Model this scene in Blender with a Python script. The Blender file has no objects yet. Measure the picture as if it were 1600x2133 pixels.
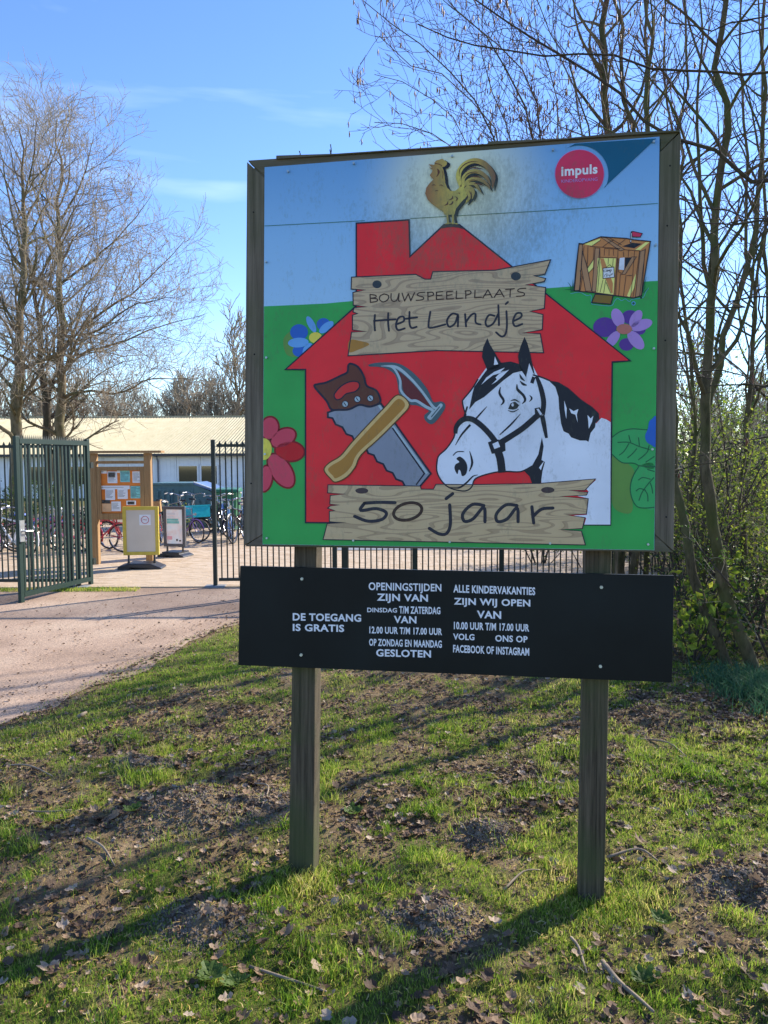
import bpy, bmesh, math, random
import numpy as np
from math import radians, sin, cos, pi, atan2, sqrt
from mathutils import Vector, Matrix
from mathutils.geometry import tessellate_polygon

S = bpy.context.scene
COL = S.collection

# ------------------------------------------------------------------ camera
FPX, CX, CY, EYE = 1602.0, 800.0, 1066.5, 1.7
PITCH, ROLL = math.atan((1066.5 - 963) / FPX), radians(0.27)
cam_pos = np.array([0.0, 0.0, EYE])
fwd = np.array([0, cos(PITCH), -sin(PITCH)])
r0_ = np.array([1.0, 0, 0]); u0_ = np.cross(r0_, fwd)
c_right = r0_ * cos(ROLL) - u0_ * sin(ROLL)
c_up = np.cross(c_right, fwd)
cam_data = bpy.data.cameras.new('camera')
cam = bpy.data.objects.new('camera', cam_data); COL.objects.link(cam)
cam_data.sensor_fit = 'VERTICAL'; cam_data.sensor_height = 36.0
cam_data.lens = 36.0 * FPX / 2133.0
cam_data.clip_start = 0.05; cam_data.clip_end = 3000
M = Matrix(((c_right[0], c_up[0], -fwd[0], 0), (c_right[1], c_up[1], -fwd[1], 0),
            (c_right[2], c_up[2], -fwd[2], EYE), (0, 0, 0, 1)))
cam.matrix_world = M
S.camera = cam

# ------------------------------------------------------------------ light
SUN_EL = radians(30.5)
SUN_DIR = np.array([0.77, 0.638])           # horizontal direction towards the sun
SKY_STRENGTH, SUN_STRENGTH, EXPOSURE = 0.115, 3.8, 1.38
sd = np.array([SUN_DIR[0] * cos(SUN_EL), SUN_DIR[1] * cos(SUN_EL), sin(SUN_EL)])
sun_d = bpy.data.lights.new('sun', 'SUN'); sun_d.energy = SUN_STRENGTH; sun_d.angle = radians(0.8)
sun_d.color = (1.0, 0.93, 0.80)
sun = bpy.data.objects.new('sun', sun_d); COL.objects.link(sun)
sun.rotation_euler = Vector(sd).to_track_quat('Z', 'Y').to_euler()
W = bpy.data.worlds.new('World'); S.world = W; W.use_nodes = True
wn = W.node_tree; wn.nodes.clear()
wo = wn.nodes.new('ShaderNodeOutputWorld'); bg = wn.nodes.new('ShaderNodeBackground')
sky = wn.nodes.new('ShaderNodeTexSky'); sky.sky_type = 'NISHITA'; sky.sun_disc = False
sky.sun_elevation = SUN_EL; sky.sun_rotation = atan2(SUN_DIR[0], SUN_DIR[1])
sky.air_density = 1.0; sky.dust_density = 0.0; sky.ozone_density = 3.4; sky.altitude = 0
bg.inputs['Strength'].default_value = SKY_STRENGTH
# the sky, richer in blue as in the photograph, with thin high cirrus streaks
tc = wn.nodes.new('ShaderNodeTexCoord')
hs = wn.nodes.new('ShaderNodeHueSaturation'); hs.inputs['Saturation'].default_value = 1.14; hs.inputs['Hue'].default_value = 0.512
wn.links.new(sky.outputs[0], hs.inputs['Color'])
mp = wn.nodes.new('ShaderNodeMapping'); mp.inputs['Scale'].default_value = (1.3, 1.3, 7.0)
mp.inputs['Rotation'].default_value = (0.0, radians(-11), 0.0)
mp.inputs['Location'].default_value = (0.3, 0.0, 0.55)
cn = wn.nodes.new('ShaderNodeTexNoise'); cn.inputs['Scale'].default_value = 1.6
cn.inputs['Detail'].default_value = 5; cn.inputs['Roughness'].default_value = 0.5
cn.inputs['Distortion'].default_value = 0.4
cr = wn.nodes.new('ShaderNodeMapRange'); cr.inputs['From Min'].default_value = 0.56; cr.inputs['From Max'].default_value = 0.82
cr.inputs['To Max'].default_value = 0.38
mx = wn.nodes.new('ShaderNodeMix'); mx.data_type = 'RGBA'
mx.inputs['B'].default_value = (5.2, 6.2, 7.4, 1)
wn.links.new(tc.outputs['Generated'], mp.inputs['Vector']); wn.links.new(mp.outputs[0], cn.inputs['Vector'])
wn.links.new(cn.outputs['Fac'], cr.inputs['Value']); wn.links.new(cr.outputs[0], mx.inputs['Factor'])
wn.links.new(hs.outputs[0], mx.inputs['A']); wn.links.new(mx.outputs['Result'], bg.inputs['Color'])
wn.links.new(bg.outputs[0], wo.inputs['Surface'])
S.view_settings.view_transform = 'Standard'; S.view_settings.look = 'None'
S.view_settings.exposure = EXPOSURE; S.view_settings.gamma = 1; S.view_settings.use_curve_mapping = False
S.render.engine = 'CYCLES'
S.cycles.max_bounces = 6; S.cycles.transparent_max_bounces = 8

# ------------------------------------------------------------------ mapping photo pixels to places in the world
def ray(px, py):
    return fwd + c_right * (px - CX) / FPX - c_up * (py - CY) / FPX
def G(px, py, z=0.0):
    d = ray(px, py); t = (z - EYE) / d[2]
    return cam_pos + d * t
def AT(px, py, Y):
    d = ray(px, py); return cam_pos + d * (Y / d[1])

# ------------------------------------------------------------------ materials
MAT = {}
def new_mat(name):
    m = bpy.data.materials.new(name); m.use_nodes = True; nt = m.node_tree
    b = nt.nodes['Principled BSDF']; MAT[name] = m
    return m, nt, b
def rgb(c):
    return tuple(c) + (1,)
def simple(name, c, rough=0.6, metal=0.0, var=0.12, scale=14.0, spec=0.4, bump=0.0, trans=0.0):
    """procedural: base colour broken up by two octaves of noise, optional bump"""
    m, nt, b = new_mat(name)
    tcn = nt.nodes.new('ShaderNodeTexCoord'); n = nt.nodes.new('ShaderNodeTexNoise')
    n.inputs['Scale'].default_value = scale; n.inputs['Detail'].default_value = 4
    nt.links.new(tcn.outputs['Object'], n.inputs['Vector'])
    mix = nt.nodes.new('ShaderNodeMix'); mix.data_type = 'RGBA'
    mix.inputs['A'].default_value = rgb([x * (1 - var) for x in c]); mix.inputs['B'].default_value = rgb([min(1, x * (1 + var)) for x in c])
    mr = nt.nodes.new('ShaderNodeMapRange'); mr.inputs['From Min'].default_value = .3; mr.inputs['From Max'].default_value = .7
    nt.links.new(n.outputs['Fac'], mr.inputs['Value']); nt.links.new(mr.outputs[0], mix.inputs['Factor'])
    nt.links.new(mix.outputs['Result'], b.inputs['Base Color'])
    b.inputs['Roughness'].default_value = rough; b.inputs['Metallic'].default_value = metal
    b.inputs['Specular IOR Level'].default_value = spec
    if bump:
        bp = nt.nodes.new('ShaderNodeBump'); bp.inputs['Strength'].default_value = bump; bp.inputs['Distance'].default_value = 0.01
        nt.links.new(n.outputs['Fac'], bp.inputs['Height']); nt.links.new(bp.outputs[0], b.inputs['Normal'])
    if trans:
        leafy(nt, b, mix.outputs['Result'], trans)
    return m
def leafy(nt, b, colour, amount):
    t = nt.nodes.new('ShaderNodeBsdfTranslucent'); ms = nt.nodes.new('ShaderNodeMixShader')
    ms.inputs[0].default_value = amount
    nt.links.new(colour, t.inputs['Color']); nt.links.new(b.outputs[0], ms.inputs[1]); nt.links.new(t.outputs[0], ms.inputs[2])
    nt.links.new(ms.outputs[0], nt.nodes['Material Output'].inputs['Surface'])
def ramp(nt, stops, interp='LINEAR'):
    r = nt.nodes.new('ShaderNodeValToRGB'); r.color_ramp.interpolation = interp
    e = r.color_ramp.elements
    while len(e) < len(stops): e.new(0.5)
    for k, (p, c) in enumerate(stops):
        e[k].position = p; e[k].color = rgb(c)
    return r
def leaf_mat(name, stops, trans=0.45, rough=0.55):
    """colour chosen per leaf or blade from the 'tint' attribute"""
    m, nt, b = new_mat(name)
    a = nt.nodes.new('ShaderNodeAttribute'); a.attribute_name = 'tint'
    r = ramp(nt, stops); nt.links.new(a.outputs['Fac'], r.inputs[0])
    nt.links.new(r.outputs[0], b.inputs['Base Color']); b.inputs['Roughness'].default_value = rough
    b.inputs['Specular IOR Level'].default_value = 0.25
    leafy(nt, b, r.outputs[0], trans); return m
def wood_mat(name, c1, c2, along='Z', scale=1.0, rough=0.85, green=0.0, bump=0.5):
    m, nt, b = new_mat(name)
    tcn = nt.nodes.new('ShaderNodeTexCoord'); mpn = nt.nodes.new('ShaderNodeMapping')
    s = [60 * scale] * 3; s['XYZ'.index(along)] = 2.2 * scale
    mpn.inputs['Scale'].default_value = s
    n = nt.nodes.new('ShaderNodeTexNoise'); n.inputs['Scale'].default_value = 1.0; n.inputs['Detail'].default_value = 6; n.inputs['Roughness'].default_value = .65
    n2 = nt.nodes.new('ShaderNodeTexNoise'); n2.inputs['Scale'].default_value = 3.1 * scale; n2.inputs['Detail'].default_value = 5
    nt.links.new(tcn.outputs['Object'], mpn.inputs['Vector']); nt.links.new(mpn.outputs[0], n.inputs['Vector'])
    nt.links.new(tcn.outputs['Object'], n2.inputs['Vector'])
    r = ramp(nt, [(0.3, c1), (0.7, c2)]); nt.links.new(n.outputs['Fac'], r.inputs[0])
    mix = nt.nodes.new('ShaderNodeMix'); mix.data_type = 'RGBA'
    mr = nt.nodes.new('ShaderNodeMapRange'); mr.inputs['From Min'].default_value = .42; mr.inputs['From Max'].default_value = .68
    mr.inputs['To Max'].default_value = green
    nt.links.new(n2.outputs['Fac'], mr.inputs['Value']); nt.links.new(mr.outputs[0], mix.inputs['Factor'])
    nt.links.new(r.outputs[0], mix.inputs['A']); mix.inputs['B'].default_value = (0.055, 0.07, 0.025, 1)
    nt.links.new(mix.outputs['Result'], b.inputs['Base Color'])
    bp = nt.nodes.new('ShaderNodeBump'); bp.inputs['Strength'].default_value = bump; bp.inputs['Distance'].default_value = 0.004
    nt.links.new(n.outputs['Fac'], bp.inputs['Height']); nt.links.new(bp.outputs[0], b.inputs['Normal'])
    b.inputs['Roughness'].default_value = rough; b.inputs['Specular IOR Level'].default_value = 0.25
    return m

# ------------------------------------------------------------------ object helpers
def link(o, parent=None):
    COL.objects.link(o)
    if parent is not None: o.parent = parent
    return o
def tag(o, label=None, cat=None, group=None, kind=None):
    if label: o['label'] = label
    if cat: o['category'] = cat
    if group: o['group'] = group
    if kind: o['kind'] = kind
    return o
def thing(name, label, cat, loc=(0, 0, 0), rz=0.0, group=None):
    o = bpy.data.objects.new(name, None); o.empty_display_size = 0.2
    o.location = loc; o.rotation_euler = (0, 0, rz); link(o)
    return tag(o, label, cat, group)
def copy_tree(o, parent=None):
    c = o.copy(); COL.objects.link(c); c.parent = parent
    for ch in [x for x in o.children]: copy_tree(ch, c)
    return c
def npmesh(name, V, F, mats, smooth=False, attrs=None, midx=None):
    """V (n,3); F a list of integer arrays (k,m), each with its own face size"""
    me = bpy.data.meshes.new(name); V = np.asarray(V, np.float32)
    F = [np.asarray(f, np.int32) for f in (F if isinstance(F, list) else [F]) if len(f)]
    me.vertices.add(len(V)); me.vertices.foreach_set('co', V.ravel())
    loops = np.concatenate([f.ravel() for f in F]); tot = np.concatenate([np.full(len(f), f.shape[1], np.int32) for f in F])
    me.loops.add(len(loops)); me.loops.foreach_set('vertex_index', loops)
    me.polygons.add(len(tot)); st = np.zeros(len(tot), np.int32); st[1:] = np.cumsum(tot)[:-1]
    me.polygons.foreach_set('loop_start', st); me.polygons.foreach_set('loop_total', tot)
    me.polygons.foreach_set('use_smooth', np.full(len(tot), bool(smooth)))
    if midx is not None: me.polygons.foreach_set('material_index', np.asarray(midx, np.int32))
    me.update(calc_edges=True)
    for m in (mats if isinstance(mats, (list, tuple)) else [mats]): me.materials.append(MAT[m] if isinstance(m, str) else m)
    for k, v in (attrs or {}).items():
        a = me.attributes.new(k, 'FLOAT', 'POINT'); a.data.foreach_set('value', np.asarray(v, np.float32))
    return me
def obj(name, me, parent=None):
    return link(bpy.data.objects.new(name, me), parent)
class MB:
    """collects boxes, bars and tubes into one mesh"""
    def __init__(s): s.v = []; s.f = {}; s.n = 0
    def add(s, v, faces):
        s.v.append(np.asarray(v, float))
        for f in faces: s.f.setdefault(len(f), []).append([i + s.n for i in f])
        s.n += len(v); return s
    def box(s, c, d, rot=None):
        x, y, z = [k / 2 for k in d]
        v = np.array([[-x, -y, -z], [x, -y, -z], [x, y, -z], [-x, y, -z], [-x, -y, z], [x, -y, z], [x, y, z], [-x, y, z]])
        if rot is not None: v = v @ np.array(rot).T
        return s.add(v + np.array(c), [(0, 3, 2, 1), (4, 5, 6, 7), (0, 1, 5, 4), (1, 2, 6, 5), (2, 3, 7, 6), (3, 0, 4, 7)])
    def span(s, a, b):
        a = np.array(a, float); b = np.array(b, float); return s.box((a + b) / 2, np.abs(b - a))
    def tube(s, pts, r, sides=8, cap=True):
        pts = np.asarray(pts, float); n = len(pts)
        r = np.broadcast_to(np.asarray(r, float), (n,))
        V, F = tube_arrays(pts[None], r[None], sides)
        s.add(V, F.tolist())
        if cap:
            b = s.n - len(V)
            s.f.setdefault(sides, []).append([b + k for k in range(sides)][::-1])
            s.f.setdefault(sides, []).append([b + (n - 1) * sides + k for k in range(sides)])
        return s
    def prism(s, loop, y0, y1, axis='Y'):
        """loop: list of (a,b) in the plane; extruded along axis"""
        n = len(loop)
        def mk(a, b, t): return (a, t, b) if axis == 'Y' else ((t, a, b) if axis == 'X' else (a, b, t))
        v = [mk(a, b, y0) for a, b in loop] + [mk(a, b, y1) for a, b in loop]
        tris = tessellate_polygon([[Vector((a, b, 0)) for a, b in loop]])
        fs = [tuple(t) for t in tris] + [tuple(i + n for i in reversed(t)) for t in tris]
        fs += [(i, (i + 1) % n, (i + 1) % n + n, i + n) for i in range(n)]
        return s.add(v, fs)
    def mesh(s, name, mat, smooth=False):
        me = npmesh(name, np.concatenate(s.v), [np.array(f) for f in s.f.values()], mat, smooth)
        bm = bmesh.new(); bm.from_mesh(me); bmesh.ops.recalc_face_normals(bm, faces=bm.faces); bm.to_mesh(me); bm.free()
        return me
    def build(s, name, mat, parent=None, smooth=False, bevel=0.0):
        o = obj(name, s.mesh(name, mat, smooth), parent)
        if bevel:
            m = o.modifiers.new('bevel', 'BEVEL'); m.width = bevel; m.segments = 2; m.limit_method = 'ANGLE'
        return o
def tube_arrays(P, R, sides):
    """P (N,n,3), R (N,n) -> vertices, quad faces of N open tubes"""
    N, n, _ = P.shape
    T = np.empty_like(P); T[:, 1:-1] = P[:, 2:] - P[:, :-2]; T[:, 0] = P[:, 1] - P[:, 0]; T[:, -1] = P[:, -1] - P[:, -2]
    T /= np.linalg.norm(T, axis=2, keepdims=True) + 1e-9
    mT = P[:, -1] - P[:, 0] + 1e-6; ref = np.zeros_like(mT); k = np.argmin(np.abs(mT), axis=1); ref[np.arange(N), k] = 1
    a = ref[:, None, :] - (T * ref[:, None, :]).sum(2, keepdims=True) * T
    a /= np.linalg.norm(a, axis=2, keepdims=True) + 1e-9
    b = np.cross(T, a)
    ang = np.arange(sides) * 2 * pi / sides
    V = P[:, :, None, :] + R[:, :, None, None] * (a[:, :, None, :] * np.cos(ang)[None, None, :, None] + b[:, :, None, :] * np.sin(ang)[None, None, :, None])
    idx = np.arange(N * n * sides).reshape(N, n, sides)
    q = np.stack([idx[:, :-1], np.roll(idx, -1, 2)[:, :-1], np.roll(idx, -1, 2)[:, 1:], idx[:, 1:]], -1)
    return V.reshape(-1, 3), q.reshape(-1, 4)
def tubes_mesh(name, polys, sides, mat):
    """polys: list of (points, radii)"""
    g = {}
    for p, r in polys: g.setdefault(len(p), []).append((p, r))
    Vs, Fs, off = [], [], 0
    for n, L in g.items():
        V, F = tube_arrays(np.array([x[0] for x in L]), np.array([x[1] for x in L]), sides)
        Vs.append(V); Fs.append(F + off); off += len(V)
    return npmesh(name, np.concatenate(Vs), np.concatenate(Fs), mat, smooth=True)
def catmull(pts, k=6, closed=False):
    P = [np.array(p, float) for p in pts]; n = len(P); out = []
    rng = range(n) if closed else range(n - 1)
    for i in rng:
        if closed: a, b, c, d = P[(i - 1) % n], P[i], P[(i + 1) % n], P[(i + 2) % n]
        else: a, b, c, d = P[max(i - 1, 0)], P[i], P[i + 1], P[min(i + 2, n - 1)]
        for j in range(k):
            t = j / k
            out.append(0.5 * ((2 * b) + (c - a) * t + (2 * a - 5 * b + 4 * c - d) * t * t + (3 * b - a - 3 * c + d) * t ** 3))
    if not closed: out.append(P[-1])
    return out
# value noise on numpy arrays
_r = np.random.RandomState(7); _tab = _r.rand(256, 256)
def vnoise(x, y):
    x = np.asarray(x, float); y = np.asarray(y, float)
    xi = np.floor(x).astype(int); yi = np.floor(y).astype(int); fx = x - xi; fy = y - yi
    fx = fx * fx * (3 - 2 * fx); fy = fy * fy * (3 - 2 * fy)
    g = lambda i, j: _tab[i % 256, j % 256]
    return (g(xi, yi) * (1 - fx) + g(xi + 1, yi) * fx) * (1 - fy) + (g(xi, yi + 1) * (1 - fx) + g(xi + 1, yi + 1) * fx) * fy
def fbm(x, y, o=4):
    s = 0; a = 0.5; t = 0
    for k in range(o):
        s = s + a * vnoise(x * 2 ** k + 17.3 * k, y * 2 ** k + 5.1 * k); t += a; a *= 0.5
    return s / t
def sstep(a, b, x):
    t = np.clip((x - a) / (b - a), 0, 1); return t * t * (3 - 2 * t)
# ================================================================== THE SETTING
simple('bluish_grey', (0.20, 0.21, 0.23), 0.9, var=.2, scale=30)
simple('green_steel', (0.018, 0.045, 0.035), 0.42, var=.2, scale=9, spec=.5)
simple('dark_steel', (0.010, 0.018, 0.015), 0.5, var=.2, scale=9, spec=.4)
simple('galvanised', (0.45, 0.46, 0.47), 0.4, metal=.8, var=.1)
simple('wall_white', (0.80, 0.82, 0.84), 0.7, var=.06, scale=3)
simple('window_white', (0.78, 0.79, 0.80), 0.5, var=.04)
simple('trim_dark', (0.05, 0.05, 0.055), 0.6)
simple('shed_green', (0.075, 0.155, 0.17), 0.55, var=.15, scale=5)
simple('shed_blue', (0.10, 0.17, 0.34), 0.5, var=.2, scale=3)
wood_mat('notice_wood', (0.24, 0.13, 0.055), (0.40, 0.25, 0.12), green=0.15)
m, nt, b = new_mat('glass'); b.inputs['Base Color'].default_value = (0.03, 0.035, 0.03, 1); b.inputs['Roughness'].default_value = 0.05; b.inputs['Specular IOR Level'].default_value = .8
# roof sheets: weathered beige cement
m, nt, b = new_mat('roof_sheet')
t_ = nt.nodes.new('ShaderNodeTexCoord'); n_ = nt.nodes.new('ShaderNodeTexNoise'); n_.inputs['Scale'].default_value = .9; n_.inputs['Detail'].default_value = 8; n_.inputs['Roughness'].default_value = .7
nt.links.new(t_.outputs['Object'], n_.inputs['Vector']); r_ = ramp(nt, [(.25, (0.30, 0.26, 0.155)), (.42, (0.43, 0.375, 0.235)), (.58, (0.49, 0.43, 0.28)), (.75, (0.56, 0.50, 0.35))])
nt.links.new(n_.outputs['Fac'], r_.inputs[0]); nt.links.new(r_.outputs[0], b.inputs['Base Color']); b.inputs['Roughness'].default_value = .9
# path: fine reddish gravel tread into tar
m, nt, b = new_mat('path_gravel')
t_ = nt.nodes.new('ShaderNodeTexCoord'); n_ = nt.nodes.new('ShaderNodeTexNoise'); n_.inputs['Scale'].default_value = .8; n_.inputs['Detail'].default_value = 6
n2 = nt.nodes.new('ShaderNodeTexNoise'); n2.inputs['Scale'].default_value = 75; n2.inputs['Detail'].default_value = 3
mp2 = nt.nodes.new('ShaderNodeMapping'); mp2.inputs['Scale'].default_value = (1, 1, 1)
nt.links.new(t_.outputs['Object'], n_.inputs['Vector']); nt.links.new(t_.outputs['Object'], n2.inputs['Vector'])
r1 = ramp(nt, [(.32, (0.23, 0.15, 0.10)), (.5, (0.36, 0.245, 0.17)), (.7, (0.47, 0.345, 0.245))]); nt.links.new(n_.outputs['Fac'], r1.inputs[0])
r2 = ramp(nt, [(.3, (0.45, 0.45, 0.45)), (.5, (1, 1, 1)), (.7, (1.5, 1.45, 1.4))]); nt.links.new(n2.outputs['Fac'], r2.inputs[0])
mm = nt.nodes.new('ShaderNodeMix'); mm.data_type = 'RGBA'; mm.blend_type = 'MULTIPLY'; mm.inputs['Factor'].default_value = .7
nt.links.new(r1.outputs[0], mm.inputs['A']); nt.links.new(r2.outputs[0], mm.inputs['B']); nt.links.new(mm.outputs['Result'], b.inputs['Base Color'])
bp = nt.nodes.new('ShaderNodeBump'); bp.inputs['Strength'].default_value = .5; bp.inputs['Distance'].default_value = .01
nt.links.new(n2.outputs['Fac'], bp.inputs['Height']); nt.links.new(bp.outputs[0], b.inputs['Normal']); b.inputs['Roughness'].default_value = .95
# soil with moss and trodden litter; 'grass' attribute says where the turf is
m, nt, b = new_mat('soil')
t_ = nt.nodes.new('ShaderNodeTexCoord'); a_ = nt.nodes.new('ShaderNodeAttribute'); a_.attribute_name = 'grass'
n1 = nt.nodes.new('ShaderNodeTexNoise'); n1.inputs['Scale'].default_value = 9; n1.inputs['Detail'].default_value = 8; n1.inputs['Roughness'].default_value = .7
n2 = nt.nodes.new('ShaderNodeTexNoise'); n2.inputs['Scale'].default_value = 60; n2.inputs['Detail'].default_value = 6; n2.inputs['Roughness'].default_value = .75
for n in (n1, n2): nt.links.new(t_.outputs['Object'], n.inputs['Vector'])
r1 = ramp(nt, [(.25, (0.10, 0.068, 0.038)), (.5, (0.235, 0.165, 0.095)), (.75, (0.40, 0.295, 0.175))]); nt.links.new(n1.outputs['Fac'], r1.inputs[0])
r2 = ramp(nt, [(.3, (0.065, 0.085, 0.018)), (.7, (0.20, 0.20, 0.06))]); nt.links.new(n2.outputs['Fac'], r2.inputs[0])
mm = nt.nodes.new('ShaderNodeMix'); mm.data_type = 'RGBA'; nt.links.new(a_.outputs['Fac'], mm.inputs['Factor'])
nt.links.new(r1.outputs[0], mm.inputs['A']); nt.links.new(r2.outputs[0], mm.inputs['B']); nt.links.new(mm.outputs['Result'], b.inputs['Base Color'])
bp = nt.nodes.new('ShaderNodeBump'); bp.inputs['Strength'].default_value = .9; bp.inputs['Distance'].default_value = .03
nt.links.new(n2.outputs['Fac'], bp.inputs['Height']); nt.links.new(bp.outputs[0], b.inputs['Normal']); b.inputs['Roughness'].default_value = 1; b.inputs['Specular IOR Level'].default_value = .1

# edge between path and lawn, in world x as a function of y
edge_px = [(0, 1525), (130, 1470), (250, 1410), (380, 1345), (495, 1300), (600, 1266), (760, 1240), (900, 1228)]
edge = np.array([G(*p)[:2] for p in edge_px])
e0 = edge[0] + (edge[0] - edge[1]) * 6
EY = np.concatenate([[e0[1]], edge[:, 1]]); EX = np.concatenate([[e0[0]], edge[:, 0]])
def edge_x(y): return np.interp(y, EY, EX)
FENCE_Y = 10.45
mole = [(*G(400, 1700)[:2], .34, .085), (*G(430, 1925)[:2], .20, .055), (*G(300, 1600)[:2], .16, .05), (*G(900, 1920)[:2], .17, .04), (*G(1010, 1740)[:2], .14, .04),
        (*G(1560, 1850)[:2], .2, .05), (*G(560, 1690)[:2], .22, .04)]
def ground_h(x, y):
    d = x - edge_x(y)                                  # metres right of the path edge
    d = np.where(y > FENCE_Y - .3, -1, d)
    k = sstep(0.0, 0.6, d)
    h = k * ((fbm(x * .9, y * .9, 3) - .5) * .10 + (fbm(x * 5 + 9, y * 5, 4) - .5) * .075 + (fbm(x * 16, y * 16 + 3, 3) - .5) * .028)
    for px, py in ((-0.349, 3.047), (0.787, 2.848)):   # level at the posts' feet
        q0 = np.hypot(x - px, y - py); h = h * sstep(0.0, 0.45, q0) - .034 * (1 - sstep(.05, .5, q0))
    for mx_, my_, r, hh in mole:
        q = np.hypot(x - mx_, (y - my_) * 1.2) / r
        h = h + hh * np.exp(-q * q * 2.2) * (.6 + .8 * fbm(x * 11, y * 11, 3))
    return h + k * 0.012
def grass_mask(x, y):
    g = sstep(.41, .58, .42 * fbm(x * 1.7 + 3, y * 1.7, 4) + .40 * fbm(x * 5.5, y * 5.5 + 8, 3) + .18 * fbm(x * 17, y * 17 + 8, 2) + .02)
    d = x - edge_x(y)
    g = np.maximum(g, sstep(.0, .1, d) * (1 - sstep(.25, .8, d)) * .8)
    g = g * (1 - .75 * sstep(.8, 2.6, x - .35 * (y - 3) - .6) * sstep(3.2, 5.0, y) )      # bare leaf-strewn strip by the trees
    for px, py in ((-0.349, 3.047), (0.787, 2.848)):
        g = np.maximum(g, .7 * (1 - sstep(.12, .45, np.hypot(x - px, y - py))))
    for mx_, my_, r, hh in mole: g = g * sstep(.55, 1.05, np.hypot(x - mx_, (y - my_) * 1.2) / r)
    return g * sstep(0.02, .12, d)
def grid(x0, x1, y0, y1, dx, dy, z=0.0, fn=None):
    nx = int(round((x1 - x0) / dx)) + 1; ny = int(round((y1 - y0) / dy)) + 1
    X, Y = np.meshgrid(np.linspace(x0, x1, nx), np.linspace(y0, y1, ny)); Z = np.full_like(X, z) if fn is None else fn(X, Y)
    i = np.arange(nx * ny).reshape(ny, nx)
    F = np.stack([i[:-1, :-1], i[:-1, 1:], i[1:, 1:], i[1:, :-1]], -1).reshape(-1, 4)
    return np.stack([X, Y, Z], -1).reshape(-1, 3), F
# far ground
V, F = grid(-400, 400, -200, 900, 20, 20, -0.16)
tag(obj('ground', npmesh('ground', V, F, 'soil', attrs={'grass': np.full(len(V), .55)})), kind='structure')
V, F = grid(-9, 9, 0.3, 10.5, .04, .04, fn=ground_h)
V2, F2 = grid(9, 40, -6, 60, 1, 1, -.01)
tag(obj('lawn', npmesh('lawn', V, F, 'soil', smooth=True, attrs={'grass': grass_mask(V[:, 0], V[:, 1])})), kind='structure')
# rough ground around and beyond
for nm, a in (('verge', (9, 60, -10, 80)), ('verge', (-60, -9, -10, 80)), ('verge', (-9, 9, -10, .3))):
    V, F = grid(*a, 1.0, (a[3] - a[2]) / 20, z=-.003)
    tag(obj(nm, npmesh(nm, V, F, 'soil', attrs={'grass': .3 + .5 * vnoise(V[:, 0], V[:, 1])})), kind='structure')
V, F = grid(4.2, 9, 10.5, 80, .4, .5, z=-.002)
tag(obj('woodland_floor', npmesh('woodland_floor', V, F, 'soil', smooth=True, attrs={'grass': .5 * vnoise(V[:, 0] * 2, V[:, 1] * 2)})), kind='structure')

# the path: everything left of its edge, up to the paving
ys = np.linspace(-4, FENCE_Y - .05, 60); wob = (fbm(ys * 3, ys * 0 + 4, 3) - .5) * .30
V = []; F = []
for k, y in enumerate(ys):
    xe = edge_x(y) + wob[k]
    for x in np.linspace(-9.0, xe, 8): V.append((x, y, 0.006 if y > 1 else .006))
V = np.array(V); i = np.arange(len(V)).reshape(len(ys), 8)
F = np.stack([i[:-1, :-1], i[:-1, 1:], i[1:, 1:], i[1:, :-1]], -1).reshape(-1, 4)
tag(obj('path', npmesh('path', V, F, 'path_gravel')), kind='structure')

# paved yard
m, nt, b = new_mat('paver')
t_ = nt.nodes.new('ShaderNodeTexCoord'); oi = nt.nodes.new('ShaderNodeObjectInfo'); g_ = nt.nodes.new('ShaderNodeNewGeometry')
r_ = ramp(nt, [(0, (0.34, 0.235, 0.15)), (.35, (0.45, 0.33, 0.215)), (.7, (0.52, 0.40, 0.285)), (1, (0.40, 0.34, 0.275))])
n_ = nt.nodes.new('ShaderNodeTexNoise'); n_.inputs['Scale'].default_value = 6.0; n_.inputs['Detail'].default_value = 3
nt.links.new(g_.outputs['Position'], n_.inputs['Vector'])
ad = nt.nodes.new('ShaderNodeMath'); ad.operation = 'MULTIPLY_ADD'; ad.inputs[1].default_value = .5
nt.links.new(g_.outputs['Random Per Island'], ad.inputs[0]); 
ad2 = nt.nodes.new('ShaderNodeMath'); ad2.operation = 'MULTIPLY_ADD'; ad2.inputs[1].default_value = .7; ad2.inputs[2].default_value = -.15
nt.links.new(n_.outputs['Fac'], ad2.inputs[0]); nt.links.new(ad2.outputs[0], ad.inputs[2]); nt.links.new(ad.outputs[0], r_.inputs[0]); nt.links.new(r_.outputs[0], b.inputs['Base Color']); b.inputs['Roughness'].default_value = .9
simple('paver_bed', (0.22, 0.17, 0.12), 1, var=.2, scale=20)
V, F = grid(-12, 4.2, FENCE_Y - .05, 36, 1, 1, 0.004)
yard = obj('paved_yard', npmesh('paved_yard', V, F, 'paver_bed')); tag(yard, kind='structure')
rs = random.Random(4)
pav = MB().box((0, 0, 0), (.1955, .0955, .03)).mesh('paver', 'paver')
cnt = 0; stuffV = []; stuffF = []
cv = np.array([[-1, -1, -1], [1, -1, -1], [1, 1, -1], [-1, 1, -1], [-1, -1, 1], [1, -1, 1], [1, 1, 1], [-1, 1, 1]]) * np.array([.09775, .04775, .015])
cf = np.array([(4, 5, 6, 7), (0, 1, 5, 4), (1, 2, 6, 5), (2, 3, 7, 6), (3, 0, 4, 7)])
y = FENCE_Y; row = 0
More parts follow.
